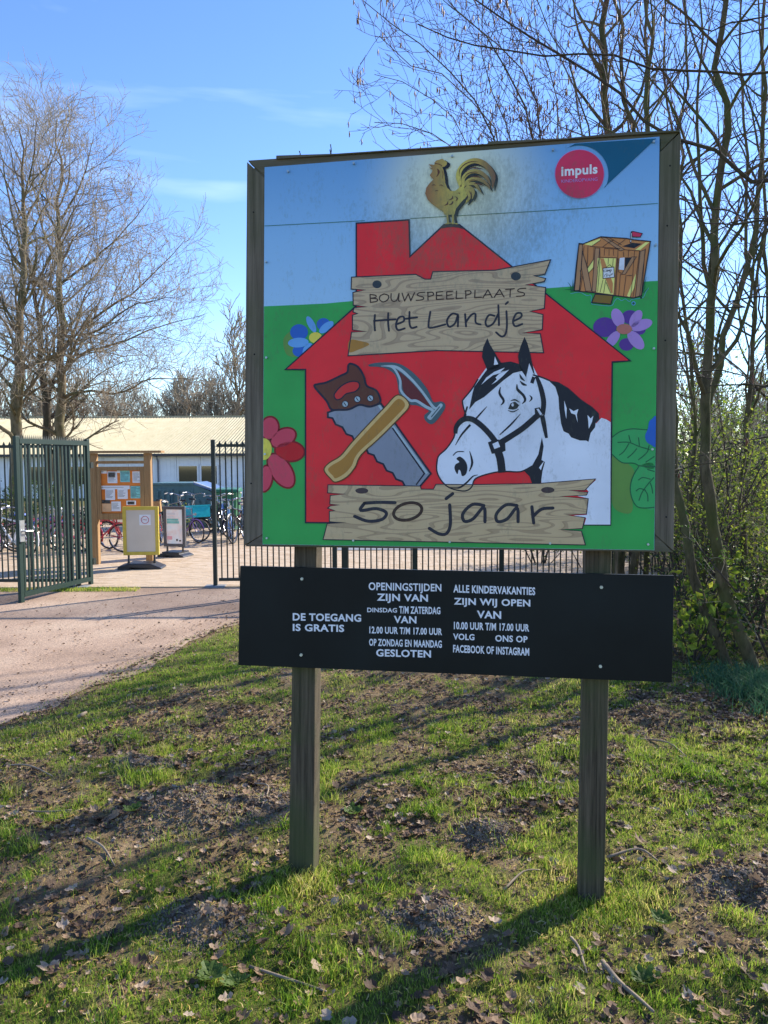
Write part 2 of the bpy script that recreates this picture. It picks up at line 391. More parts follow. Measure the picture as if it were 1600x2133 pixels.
while y < 21:
    x = -11.9 + (.1 if row % 2 else 0)
    while x < 4.0:
        z = .008 + rs.uniform(-.0015, .0015)
        if y < 12.3 and -4.0 < x < -2.3 and cnt < 290:
            o = bpy.data.objects.new('paver', pav); link(o, yard); o.location = (x, y, z); o.rotation_euler = (rs.uniform(-.01, .01), 0, rs.uniform(-.012, .012)); cnt += 1
        else:
            stuffV.append(cv + (x, y, z)); stuffF.append(cf + 8 * (len(stuffV) - 1))
        x += .2
    y += .1; row += 1
o = obj('paver_field', npmesh('paver_field', np.concatenate(stuffV), np.concatenate(stuffF), 'paver'), yard); tag(o, kind='stuff')
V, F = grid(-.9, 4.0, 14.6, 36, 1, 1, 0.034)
tag(obj('grey_yard_area', npmesh('grey_yard_area', V, F, 'bluish_grey')), kind='structure')  # plain bluish grey sheet over the far right part of the yard

# ------------------------------------------------------------------ long shed building
BY = 38.0
bld = thing('shed_building', 'long low white panelled building with beige corrugated roof behind the bicycles', 'building', (-12, BY, 0))
bx = lambda px, Y=BY: AT(px, 963, Y)[0] + 12
EAVE = AT(300, 946, BY - .5)[2]; RIDGE_Y = BY + 9.0; RIDGE = AT(300, 869, RIDGE_Y)[2]
X0, X1 = -22.0, 26.0
MB().span((X0, .05, 0), (X1, 17, EAVE - .05)).build('wall', 'wall_white', bld)
x = X0; pm_ = {}
zs = EAVE - .12
while x < X1 - .1:                                     # ribbed wall panels with dark joints
    w = 1.19; mb = MB()
    mb.span((0, -.02, .0), (w - .02, .048, zs))
    for k in range(6): mb.span((.06 + k * .19, -.035, 0), (.12 + k * .19, -.022, zs))
    key = 'p'
    if key not in pm_: pm_[key] = mb.mesh('wall_panel', 'wall_white')
    o = obj('wall_panel', pm_[key], bld); o.location = (x, 0, 0)
    x += w
MB().span((X0, -.5, EAVE - .09), (X1, -.42, EAVE + .02)).build('gutter', 'trim_dark', bld)
for pxd in (330, 520, 100):
    MB().tube([(bx(pxd), -.3, EAVE - .1), (bx(pxd), -.09, EAVE - .35), (bx(pxd), -.09, .05)], .045, 8).build('downpipe', 'bluish_grey', bld)
for a, c in ((373, 411), (420, 452), (140, 178), (60, 98), (560, 600)):
    x0, x1 = bx(a), bx(c); z0, z1 = AT(390, 1008, BY)[2], AT(390, 971, BY)[2]
    wf = MB(); t = .07
    wf.span((x0 - t, -.09, z0 - t), (x0, -.03, z1 + t)); wf.span((x1, -.09, z0 - t), (x1 + t, -.03, z1 + t))
    wf.span((x0, -.09, z1), (x1, -.03, z1 + t)); wf.span((x0, -.09, z0 - t), (x1, -.03, z0))
    wo_ = wf.build('window', 'window_white', bld); MB().span((x0, -.06, z0), (x1, -.045, z1)).build('pane', 'glass', wo_)
# roof sheets, corrugated, one by one
L = sqrt((RIDGE_Y - BY + .5) ** 2 + (RIDGE - EAVE) ** 2); sl = atan2(RIDGE - EAVE, RIDGE_Y - BY + .5)
n = 24; w = 1.02; V = []
for k in range(n + 1):
    a = w * k / n; z = .028 * cos(2 * pi * k / 4.0)
    V += [(a, 0, z), (a, L, z)]
F = [(2 * k, 2 * k + 2, 2 * k + 3, 2 * k + 1) for k in range(n)]
rm = npmesh('roof_sheet', np.array(V), np.array(F), 'roof_sheet', smooth=False)
x = X0 - .3; k = 0
while x < X1:
    o = obj('roof_sheet', rm, bld); o.location = (x, -.5, EAVE + (.004 if k % 2 else 0)); o.rotation_euler = (sl, 0, 0); x += 1.0; k += 1
MB().span((X0 - .3, -.3, EAVE - .05), (X1 + .3, 17.4, EAVE - .02)).build('soffit', 'trim_dark', bld)
MB().prism([(-.3, EAVE - .02), (17.3, EAVE - .02), (RIDGE_Y - BY, RIDGE - .06)], X0, X1, 'X').build('roof_body', 'trim_dark', bld)
MB().span((X0 - .3, RIDGE_Y - BY - .15, RIDGE + .0), (X1 + .3, RIDGE_Y - BY + .15, RIDGE + .06)).build('ridge_cap', 'roof_sheet', bld)

# ------------------------------------------------------------------ green bin shed with sloping blue lid
SY = 20.0
sx = lambda p: AT(p, 963, SY)[0]
x0, x1, x2 = sx(317), sx(405), sx(453); zt = AT(360, 1010, SY)[2]; zl = AT(450, 1030, SY)[2]
bs = thing('bin_shed', 'green corrugated bin shed with sloping blue lid behind parked bikes', 'shed', (x0, SY, 0))
W_ = x2 - x0; xm = x1 - x0
MB().prism([(0, 0), (W_, 0), (W_, zl), (xm, zt), (0, zt)], 0, 1.4, 'Y').build('body', 'shed_green', bs)
MB().prism([(xm - .02, zt + .012), (W_ + .08, zl + .012), (W_ + .08, zl + .06), (xm - .02, zt + .06)], -.05, 1.45, 'Y').build('lid', 'shed_blue', bs)
MB().prism([(xm - .02, zt + .062), (W_ + .08, zl + .062), (W_ + .08, zl + .085), (xm - .02, zt + .085)], -.06, -.02, 'Y').build('trim', 'window_white', bs)
MB().span((-.04, -.05, zt + .003), (xm - .025, 1.45, zt + .05)).build('lid', 'shed_green', bs)
for k in range(3):
    a = .04 + k * (W_ - .1) / 3; b_ = a + (W_ - .1) / 3 - .05; h = (zt if k < 2 else zl) - .1
    d = MB().span((a, -.03, .06), (b_, -.003, h))
    q = a + .05
    while q < b_ - .08: d.span((q, -.065, .1), (q + .07, -.031, h - .05)); q += .15
    dd = d.build('door', 'shed_green', bs)
    MB().span((b_ - .12, -.07, h * .5), (b_ - .09, -.047, h * .5 + .14)).build('handle', 'galvanised', dd)

# ------------------------------------------------------------------ bar fences and gate leaf
def bar_mesh(h, w=.018, d=.007):
    mb = MB().span((-w / 2, -d / 2, 0), (w / 2, d / 2, h)); return mb.mesh('bar', 'dark_steel')
def spike_mesh(h):
    mb = MB()
    mb.add([(-.02, -.004, h), (.02, -.004, h), (.02, .004, h), (-.02, .004, h), (0, 0, h + .05)], [(0, 1, 4), (1, 2, 4), (2, 3, 4), (3, 0, 4), (0, 3, 2, 1)])
    return mb.mesh('spike', 'dark_steel')
FH = AT(452, 922, FENCE_Y)[2]
def fence(a, c, label, posts):
    t = thing('bar_fence', label, 'fence', (a, FENCE_Y, 0)); Lf = c - a
    MB().span((0, -.02, .09), (Lf, .02, .13)).build('rail', 'dark_steel', t)
    MB().span((0, -.02, FH - .06), (Lf, .02, FH - .02)).build('rail', 'dark_steel', t)
    bm_ = bar_mesh(FH - .152); sm_ = spike_mesh(FH - .02)
    n = int(Lf / .0785)
    for k in range(n):
        o = obj('bar', bm_, t); o.location = (.04 + k * .0785, 0, .131 - .04 + .04 - .0)
        o.location.z = .131
        if k * .0785 < Lf: 
            s_ = obj('spike', sm_, t); s_.location = (.04 + k * .0785, 0, .0)
    for p in posts:
        pp = MB().span((p - a - .032, -.058, -.1), (p - a + .032, -.024, FH + .02)).build('post', 'dark_steel', t)
    return t
gx = AT(452, 963, FENCE_Y)[0]
px_ = lambda p: AT(p, 963, FENCE_Y)[0]
fence(gx, 6.4, 'dark bar fence running right from the gate opening behind the signboard', [px_(696), px_(718), px_(863), px_(1045), px_(1230), 4.9, 6.3])
gl = AT(190, 963, 10.5)[0]
fence(-9.5, gl - .24, 'dark bar fence left of the gate opening behind the open gate leaf', [-9.4, -7.6, -5.8, gl - .3])
for nm, x in (('gate_post', gx - .05), ('gate_post', gl - .20)):
    t = thing(nm, 'thick dark steel gate post at right side of the opening' if x > -3 else 'dark gate post carrying the open gate leaf', 'gate post', (x, FENCE_Y - .0, 0))
    MB().span((-.026, -.026, -.1), (.026, .026, FH + .03)).build('shaft', 'dark_steel', t, bevel=.004)
    MB().span((-.03, -.03, FH + .031), (.03, .03, FH + .04)).build('cap', 'dark_steel', t)
    MB().span((-.14, -.09, .0), (.14, .09, .03)).build('foot_plate', 'bluish_grey', t, bevel=.01)
# gate leaf: hinged at its far end, swung towards the viewer
A = G(45, 1256); B = G(190, 1220)
A = np.array([A[0], A[1]]); B = np.array([B[0], B[1]])
dv = B - A; GL = np.linalg.norm(dv); ang = atan2(dv[1], dv[0])
m_, nt_, b_ = new_mat('gate_green'); b_.inputs['Base Color'].default_value = (0.011, 0.032, 0.026, 1); b_.inputs['Roughness'].default_value = .5; b_.inputs['Specular IOR Level'].default_value = .3
gt = thing('gate_leaf', 'open dark green barred gate leaf with spiked top and lever handle', 'gate', (A[0], A[1], 0), ang)
GH = AT(45, 908, A[1])[2]
MB().span((-.03, -.022, .0), (.035, .022, GH)).build('stile', 'gate_green', gt, bevel=.003)
MB().span((GL - .035, -.022, .02), (GL + .025, .022, GH)).build('stile', 'gate_green', gt, bevel=.003)
MB().span((.036, -.025, .07), (GL - .036, .025, .13)).build('rail', 'gate_green', gt)
MB().span((.036, -.025, GH - .09), (GL - .036, .025, GH - .03)).build('rail', 'gate_green', gt)
n = 17; gm = MB().span((-.014, -.0075, .131), (.014, .0075, GH - .091)).mesh('bar', 'gate_green')
for k in range(n):
    o = obj('bar', gm, gt); o.location = (.036 + (k + .5) * (GL - .07) / n, 0, 0)
sp = MB()
for k in range(int(GL / .035)):
    x = .02 + k * .035
    if x < GL: sp.add([(x - .012, -.003, 0), (x + .012, -.003, 0), (x + .012, .003, 0), (x - .012, .003, 0), (x + .006, 0, .055)], [(0, 1, 4), (1, 2, 4), (2, 3, 4), (3, 0, 4), (0, 3, 2, 1)])
o = sp.build('spike_strip', 'dark_steel', gt); o.location.z = GH - .029
hz = AT(50, 1106, A[1])[2]
lk = MB().span((-.035, -.05, hz - .13), (.04, -.036, hz + .13)).build('lock_plate', 'galvanised', gt)
MB().tube([(0, -.05, hz), (0, -.095, hz), (.13, -.095, hz - .008)], .011, 8).build('handle', 'galvanised', lk)
MB().span((GL + .026, -.03, .3), (GL + .09, .03, .38)).span((GL + .026, -.03, GH - .4), (GL + .09, .03, GH - .32)).build('hinge', 'dark_steel', gt)
# ================================================================== THE SIGNBOARD
yaw, tilt, lean = radians(-9.96), radians(-2.956), radians(0.129)
Rz = Matrix.Rotation(yaw, 3, 'Z'); Rx = Matrix.Rotation(tilt, 3, 'X'); Ry = Matrix.Rotation(lean, 3, 'Y')
RS = np.array(Rz @ Rx @ Ry)
BASE = np.array([0.219, 2.948, 0.0])
sign = thing('information_sign', 'large painted playground signboard in weathered wooden frame on two posts above black opening hours board', 'sign', tuple(BASE))
sign.matrix_world = Matrix.Translation(Vector(BASE)) @ Matrix([list(r) for r in RS]).to_4x4()
P0 = np.array([0.0, 3.04862, 1.1919]); w_base = float((P0 - BASE) @ RS[:, 1])      # local y of the printed face
def SP(px, py, w=0.0):
    """place on the sign: w metres in front of the printed face"""
    n = RS[:, 1]; pt = BASE + n * (w_base - w); d = ray(px, py)
    P = cam_pos + d * (((pt - cam_pos) @ n) / (d @ n)); q = (P - BASE) @ RS
    return (q[0], q[2])
YF = lambda w: w_base - w

# shared weathering of everything printed on the panel: grime streaks and algae near the top seam
cx_, cz_ = SP(960, 470)
wg = bpy.data.node_groups.new('weathering', 'ShaderNodeTree')
wg.interface.new_socket('Color', in_out='INPUT', socket_type='NodeSocketColor')
wg.interface.new_socket('Color', in_out='OUTPUT', socket_type='NodeSocketColor')
gi = wg.nodes.new('NodeGroupInput'); go = wg.nodes.new('NodeGroupOutput')
t_ = wg.nodes.new('ShaderNodeTexCoord')
def gn(kind, **kw):
    n = wg.nodes.new(kind)
    for k, v in kw.items():
        if k in n.inputs: n.inputs[k].default_value = v
        else: setattr(n, k, v)
    return n
ma = gn('ShaderNodeMapping', Scale=(1, 1, .45)); wg.links.new(t_.outputs['Object'], ma.inputs[0])
n1 = gn('ShaderNodeTexNoise', Scale=85.0, Detail=5.0, Roughness=.75); wg.links.new(ma.outputs[0], n1.inputs['Vector'])
mb_ = gn('ShaderNodeMapping', Scale=(1, 1, .5)); wg.links.new(t_.outputs['Object'], mb_.inputs[0])
n2 = gn('ShaderNodeTexNoise', Scale=9.0, Detail=3.0, Roughness=.6); wg.links.new(mb_.outputs[0], n2.inputs['Vector'])
sx_ = gn('ShaderNodeSeparateXYZ'); wg.links.new(t_.outputs['Object'], sx_.inputs[0])
# region: strongest across the upper middle
def absd(sock, c, s):
    a = gn('ShaderNodeMath', operation='SUBTRACT'); wg.links.new(sock, a.inputs[0]); a.inputs[1].default_value = c
    b = gn('ShaderNodeMath', operation='MULTIPLY'); wg.links.new(a.outputs[0], b.inputs[0]); b.inputs[1].default_value = s
    c_ = gn('ShaderNodeMath', operation='POWER'); wg.links.new(b.outputs[0], c_.inputs[0]); c_.inputs[1].default_value = 2
    return c_
dx = absd(sx_.outputs[0], cx_ + .03, 2.0); dz = absd(sx_.outputs[2], cz_ + .0, 3.6)
su = gn('ShaderNodeMath', operation='ADD'); wg.links.new(dx.outputs[0], su.inputs[0]); wg.links.new(dz.outputs[0], su.inputs[1])
rg = gn('ShaderNodeMapRange'); rg.inputs['From Min'].default_value = 1.1; rg.inputs['From Max'].default_value = 0; rg.inputs['To Min'].default_value = .0; rg.inputs['To Max'].default_value = .20
wg.links.new(su.outputs[0], rg.inputs['Value'])
th = gn('ShaderNodeMath', operation='MULTIPLY_ADD'); wg.links.new(n2.outputs['Fac'], th.inputs[0]); th.inputs[1].default_value = .55; wg.links.new(rg.outputs[0], th.inputs[2])
th2 = gn('ShaderNodeMath', operation='MULTIPLY_ADD'); wg.links.new(n1.outputs['Fac'], th2.inputs[0]); th2.inputs[1].default_value = .75; wg.links.new(th.outputs[0], th2.inputs[2])
mr = gn('ShaderNodeMapRange'); mr.inputs['From Min'].default_value = .69; mr.inputs['From Max'].default_value = .95; mr.inputs['To Max'].default_value = .50
wg.links.new(th2.outputs[0], mr.inputs['Value'])
mx_ = gn('ShaderNodeMix', data_type='RGBA'); mx_.inputs['B'].default_value = (.10, .12, .075, 1)
wg.links.new(gi.outputs[0], mx_.inputs['A']); wg.links.new(mr.outputs[0], mx_.inputs['Factor']); wg.links.new(mx_.outputs['Result'], go.inputs[0])
def weather(nt, sock, b):
    g = nt.nodes.new('ShaderNodeGroup'); g.node_tree = wg
    nt.links.new(sock, g.inputs[0]); nt.links.new(g.outputs[0], b.inputs['Base Color'])
def ink(name, c, c2=None, axis=0, lo=0, hi=1, rough=.5):
    """printed ink; c2 makes a printed colour ramp along the panel"""
    m, nt, b = new_mat(name); b.inputs['Roughness'].default_value = rough; b.inputs['Specular IOR Level'].default_value = .28
    t = nt.nodes.new('ShaderNodeTexCoord'); n = nt.nodes.new('ShaderNodeTexNoise'); n.inputs['Scale'].default_value = 5; n.inputs['Detail'].default_value = 4
    nt.links.new(t.outputs['Object'], n.inputs['Vector'])
    if c2 is None:
        r = ramp(nt, [(.3, [x * .9 for x in c]), (.7, [min(1, x * 1.1) for x in c])]); nt.links.new(n.outputs['Fac'], r.inputs[0])
    else:
        s = nt.nodes.new('ShaderNodeSeparateXYZ'); nt.links.new(t.outputs['Object'], s.inputs[0])
        mr = nt.nodes.new('ShaderNodeMapRange'); mr.inputs['From Min'].default_value = lo; mr.inputs['From Max'].default_value = hi
        nt.links.new(s.outputs[axis], mr.inputs['Value']); r = ramp(nt, [(0, c), (1, c2)]); nt.links.new(mr.outputs[0], r.inputs[0])
    weather(nt, r.outputs[0], b); return m
NAVY = (.012, .014, .035)
ink('ink_navy', NAVY); ink('ink_black', (.012, .014, .022)); ink('ink_red', (0.786, 0.024, 0.032)); ink('ink_red_hole', (.60, .03, .03))
ink('ink_green', (0.035, 0.365, 0.076)); ink('ink_leaf', (0.043, 0.377, 0.109)); ink('ink_dark_green', (.012, .13, .05)); ink('ink_olive', (0.126, 0.280, 0.056))
ink('ink_white', (0.713, 0.756, 0.850)); ink('ink_pure_white', (.75, .77, .80)); ink('ink_teal', (.002, .10, .19)); ink('ink_logo_red', (0.644, 0.034, 0.098))
ink('ink_sky_light', (.16, .40, .72)); ink('ink_blue', (.02, .12, .50)); ink('ink_light_blue', (.13, .36, .72)); ink('ink_yellow', (0.744, 0.636, 0.084))
ink('ink_purple', (.10, .035, .27)); ink('ink_lilac', (.42, .25, .60)); ink('ink_salmon', (.50, .17, .13)); ink('ink_petal', (0.624, 0.060, 0.102)); ink('ink_petal_dark', (.55, .008, .015)); ink('ink_maroon', (.22, .008, .012))
ink('ink_brown', (0.120, 0.038, 0.022)); ink('ink_steel', (0.247, 0.273, 0.338)); ink('ink_steel_light', (0.390, 0.494, 0.546)); ink('ink_steel_dark', (.07, .12, .14)); ink('ink_head', (.13, .022, .025))
ink('ink_tan', (0.650, 0.442, 0.169)); ink('ink_handle', (0.405, 0.195, 0.033)); ink('ink_olive_brown', (.10, .05, .012))
ink('ink_gold', (.30, .14, .055), (.66, .56, .11), 0, SP(890, 400)[0], SP(965, 400)[0]); ink('ink_gold_tail', (.66, .56, .11), (.26, .105, .05), 0, SP(950, 400)[0], SP(1030, 400)[0])
ink('ink_mole', (.06, .035, .04)); ink('ink_board', (0.562, 0.230, 0.072)); ink('ink_board_grey', (0.440, 0.230, 0.108)); ink('ink_pale_yellow', (0.840, 0.805, 0.225)); ink('ink_brown_text', (.045, .022, .015)); ink('ink_doormat', (.22, .13, .02))
ink('ink_nail', (.03, .04, .05)); ink('ink_handwriting', (.022, .022, .035))
# drawn planks with grain
m, nt, b = new_mat('ink_plank'); b.inputs['Roughness'].default_value = .35
t_ = nt.nodes.new('ShaderNodeTexCoord'); mpn = nt.nodes.new('ShaderNodeMapping'); mpn.inputs['Scale'].default_value = (1.0, 1, 6.5); mpn.inputs['Rotation'].default_value = (0, radians(2), 0)
nt.links.new(t_.outputs['Object'], mpn.inputs[0])
nd = nt.nodes.new('ShaderNodeTexNoise'); nd.inputs['Scale'].default_value = 2.1; nd.inputs['Detail'].default_value = 1; nt.links.new(mpn.outputs[0], nd.inputs['Vector'])
mu = nt.nodes.new('ShaderNodeMath'); mu.operation = 'MULTIPLY'; mu.inputs[1].default_value = 13; nt.links.new(nd.outputs['Fac'], mu.inputs[0])
fr = nt.nodes.new('ShaderNodeMath'); fr.operation = 'FRACT'; nt.links.new(mu.outputs[0], fr.inputs[0])
nf = nt.nodes.new('ShaderNodeTexNoise'); nf.inputs['Scale'].default_value = 5; nf.inputs['Detail'].default_value = 2; nt.links.new(mpn.outputs[0], nf.inputs['Vector'])
nm = nt.nodes.new('ShaderNodeMath'); nm.operation = 'MULTIPLY_ADD'; nm.inputs[1].default_value = .35; nt.links.new(nf.outputs['Fac'], nm.inputs[0]); nt.links.new(fr.outputs[0], nm.inputs[2])
r_ = ramp(nt, [(0, (.54, .39, .215)), (.84, (.51, .36, .19)), (.90, (.31, .205, .105)), (1.0, (.38, .26, .14))]); nt.links.new(nm.outputs[0], r_.inputs[0])
weather(nt, r_.outputs[0], b)
# printed sky: blue, paler downwards, yellow halo round the rooster
m, nt, b = new_mat('ink_sky'); b.inputs['Roughness'].default_value = .42
t_ = nt.nodes.new('ShaderNodeTexCoord'); s_ = nt.nodes.new('ShaderNodeSeparateXYZ'); nt.links.new(t_.outputs['Object'], s_.inputs[0])
mr = nt.nodes.new('ShaderNodeMapRange'); mr.inputs['From Min'].default_value = SP(900, 640)[1]; mr.inputs['From Max'].default_value = SP(900, 330)[1]; nt.links.new(s_.outputs[2], mr.inputs['Value'])
r_ = ramp(nt, [(0, (.33, .57, .80)), (.5, (.25, .49, .76)), (1, (.14, .35, .64))]); nt.links.new(mr.outputs[0], r_.inputs[0])
vm = nt.nodes.new('ShaderNodeVectorMath'); vm.operation = 'DISTANCE'; vm.inputs[1].default_value = (SP(950, 385)[0], YF(0), SP(950, 385)[1]); nt.links.new(t_.outputs['Object'], vm.inputs[0])
mr2 = nt.nodes.new('ShaderNodeMapRange'); mr2.interpolation_type = 'SMOOTHSTEP'; mr2.inputs['From Min'].default_value = .42; mr2.inputs['From Max'].default_value = .04; mr2.inputs['To Max'].default_value = .85; nt.links.new(vm.outputs['Value'], mr2.inputs['Value'])
mm = nt.nodes.new('ShaderNodeMix'); mm.data_type = 'RGBA'; mm.inputs['B'].default_value = (.80, .80, .48, 1); nt.links.new(r_.outputs[0], mm.inputs['A']); nt.links.new(mr2.outputs[0], mm.inputs['Factor'])
weather(nt, mm.outputs['Result'], b)

wood_mat('frame_wood', (0.08, 0.065, 0.047), (0.21, 0.175, 0.13), along='Z', green=.5)
wood_mat('frame_wood_across', (0.08, 0.065, 0.045), (0.18, 0.15, 0.115), along='X', green=.7)
wood_mat('post_wood', (0.03, 0.023, 0.014), (0.135, 0.105, 0.07), along='Z', green=.75, scale=1.4)
simple('board_black', (0.0045, 0.0070, 0.0075), .5, var=.6, scale=2.2, spec=.2)
simple('letter_white', (.72, .74, .80), .5, var=.05)
simple('screw_cream', (.55, .55, .42), .4); simple('screw_steel', (.35, .42, .42), .35, metal=.4); simple('hole_black', (.004, .004, .004), .9)

def slab(name, quad_px, w, thick, mat, bevel=.002, parent=sign):
    loop = [SP(x, y, w) for x, y in quad_px]
    return MB().prism(loop, YF(w), YF(w) + thick, 'Y').build(name, mat, parent, bevel=bevel)
panel = slab('panel', [(551.3, 348.3), (1374, 284.6), (1363, 1146), (547, 1134)], 0.0, .008, 'ink_sky', 0)
# frame: side boards with mitred ends, top board with a second strip, bottom board
Wf = -.004
slab('frame_board', [(514.5, 337), (553, 372), (549, 1112), (508, 1136.5)], Wf, .045, 'frame_wood')
slab('frame_board', [(1418.4, 274), (1374, 318), (1363, 1112), (1403, 1147.6)], Wf, .045, 'frame_wood')
slab('frame_board', [(516, 334), (1417, 272), (1376, 314), (1376, 290), (553, 356), (553, 367)], Wf, .045, 'frame_wood_across')
slab('frame_board', [(509, 1138), (549, 1114), (549, 1130), (1362, 1142), (1364, 1114), (1402, 1150)], Wf, .045, 'frame_wood_across')
slab('top_strip', [(575, 331), (575, 323.5), (700, 319.5), (960, 302), (1015, 299), (1018, 294), (1180, 287), (1300, 275), (1417, 270.5), (1417, 274)], Wf + .01, .06, 'frame_wood_across')
# posts
def post(x0t, x1t, yt, x0b, x1b, yb):
    w = -.055; ext = 30
    sl0 = (x0b - x0t) / (yb - yt); sl1 = (x1b - x1t) / (yb - yt)
    q = [(x0t - sl0 * 820, yt - 820), (x1t - sl1 * 820, yt - 820), (x1b + sl1 * ext, yb + ext), (x0b + sl0 * ext, yb + ext)]
    return slab('post', q, w, .10, 'post_wood', .006)
post(612, 659, 1165, 600, 652.5, 1830); post(1219.5, 1274, 1165, 1205, 1258.5, 1885)
slab('sun_block_board', [(530, 341), (1402, 280), (1388, 1140), (524, 1130)], -.0095, .030, 'frame_wood_across', 0)  # unseen board added behind the panel to block sun from the back
back = slab('backing_rail', [(540, 700), (1380, 690), (1380, 760), (540, 770)], -.05 + .002, .004, 'frame_wood_across', 0)
for x, y in ((600, 357), (737, 340), (942, 325), (1152, 312), (1362, 295), (554, 545), (555, 745), (552, 946), (556, 1121), (736, 1126), (937, 1129), (1146, 1132), (1350, 1134), (1359, 936), (1362, 726), (1366, 510)):
    u, v = SP(x, y, .0065); ring = [(u + .0045 * cos(a), v + .0045 * sin(a)) for a in np.arange(8) * pi / 4]
    MB().prism(ring, YF(.0105), YF(-.001)).build('screw', 'screw_steel', panel)
for x, y in ((528, 442), (523, 1007), (530, 738), (1396, 345), (1386, 709), (1388, 1077), (1390, 470)):
    u, v = SP(x, y, -.003); ring = [(u + .0035 * cos(a), v + .0035 * sin(a)) for a in np.arange(8) * pi / 4]
    MB().prism(ring, YF(-.0035), YF(-.006)).build('nail_hole', 'hole_black', sign)
# dry weeds growing out of the top strip
wd = MB()
for x, y, h in ((620, 320, 12), (685, 320, 26), (683, 320, 15), (1330, 273, 10), (1020, 296, 9)):
    a = SP(x, y, .0); b_ = SP(x + random.Random(x).uniform(-2, 5), y - h, 0)
    wd.tube([(a[0], YF(-.03), a[1]), ((a[0] + b_[0]) / 2 + .003, YF(-.03), (a[1] + b_[1]) / 2), (b_[0], YF(-.028), b_[1])], .0022, 5)
wd.build('dry_weed', 'post_wood', sign)

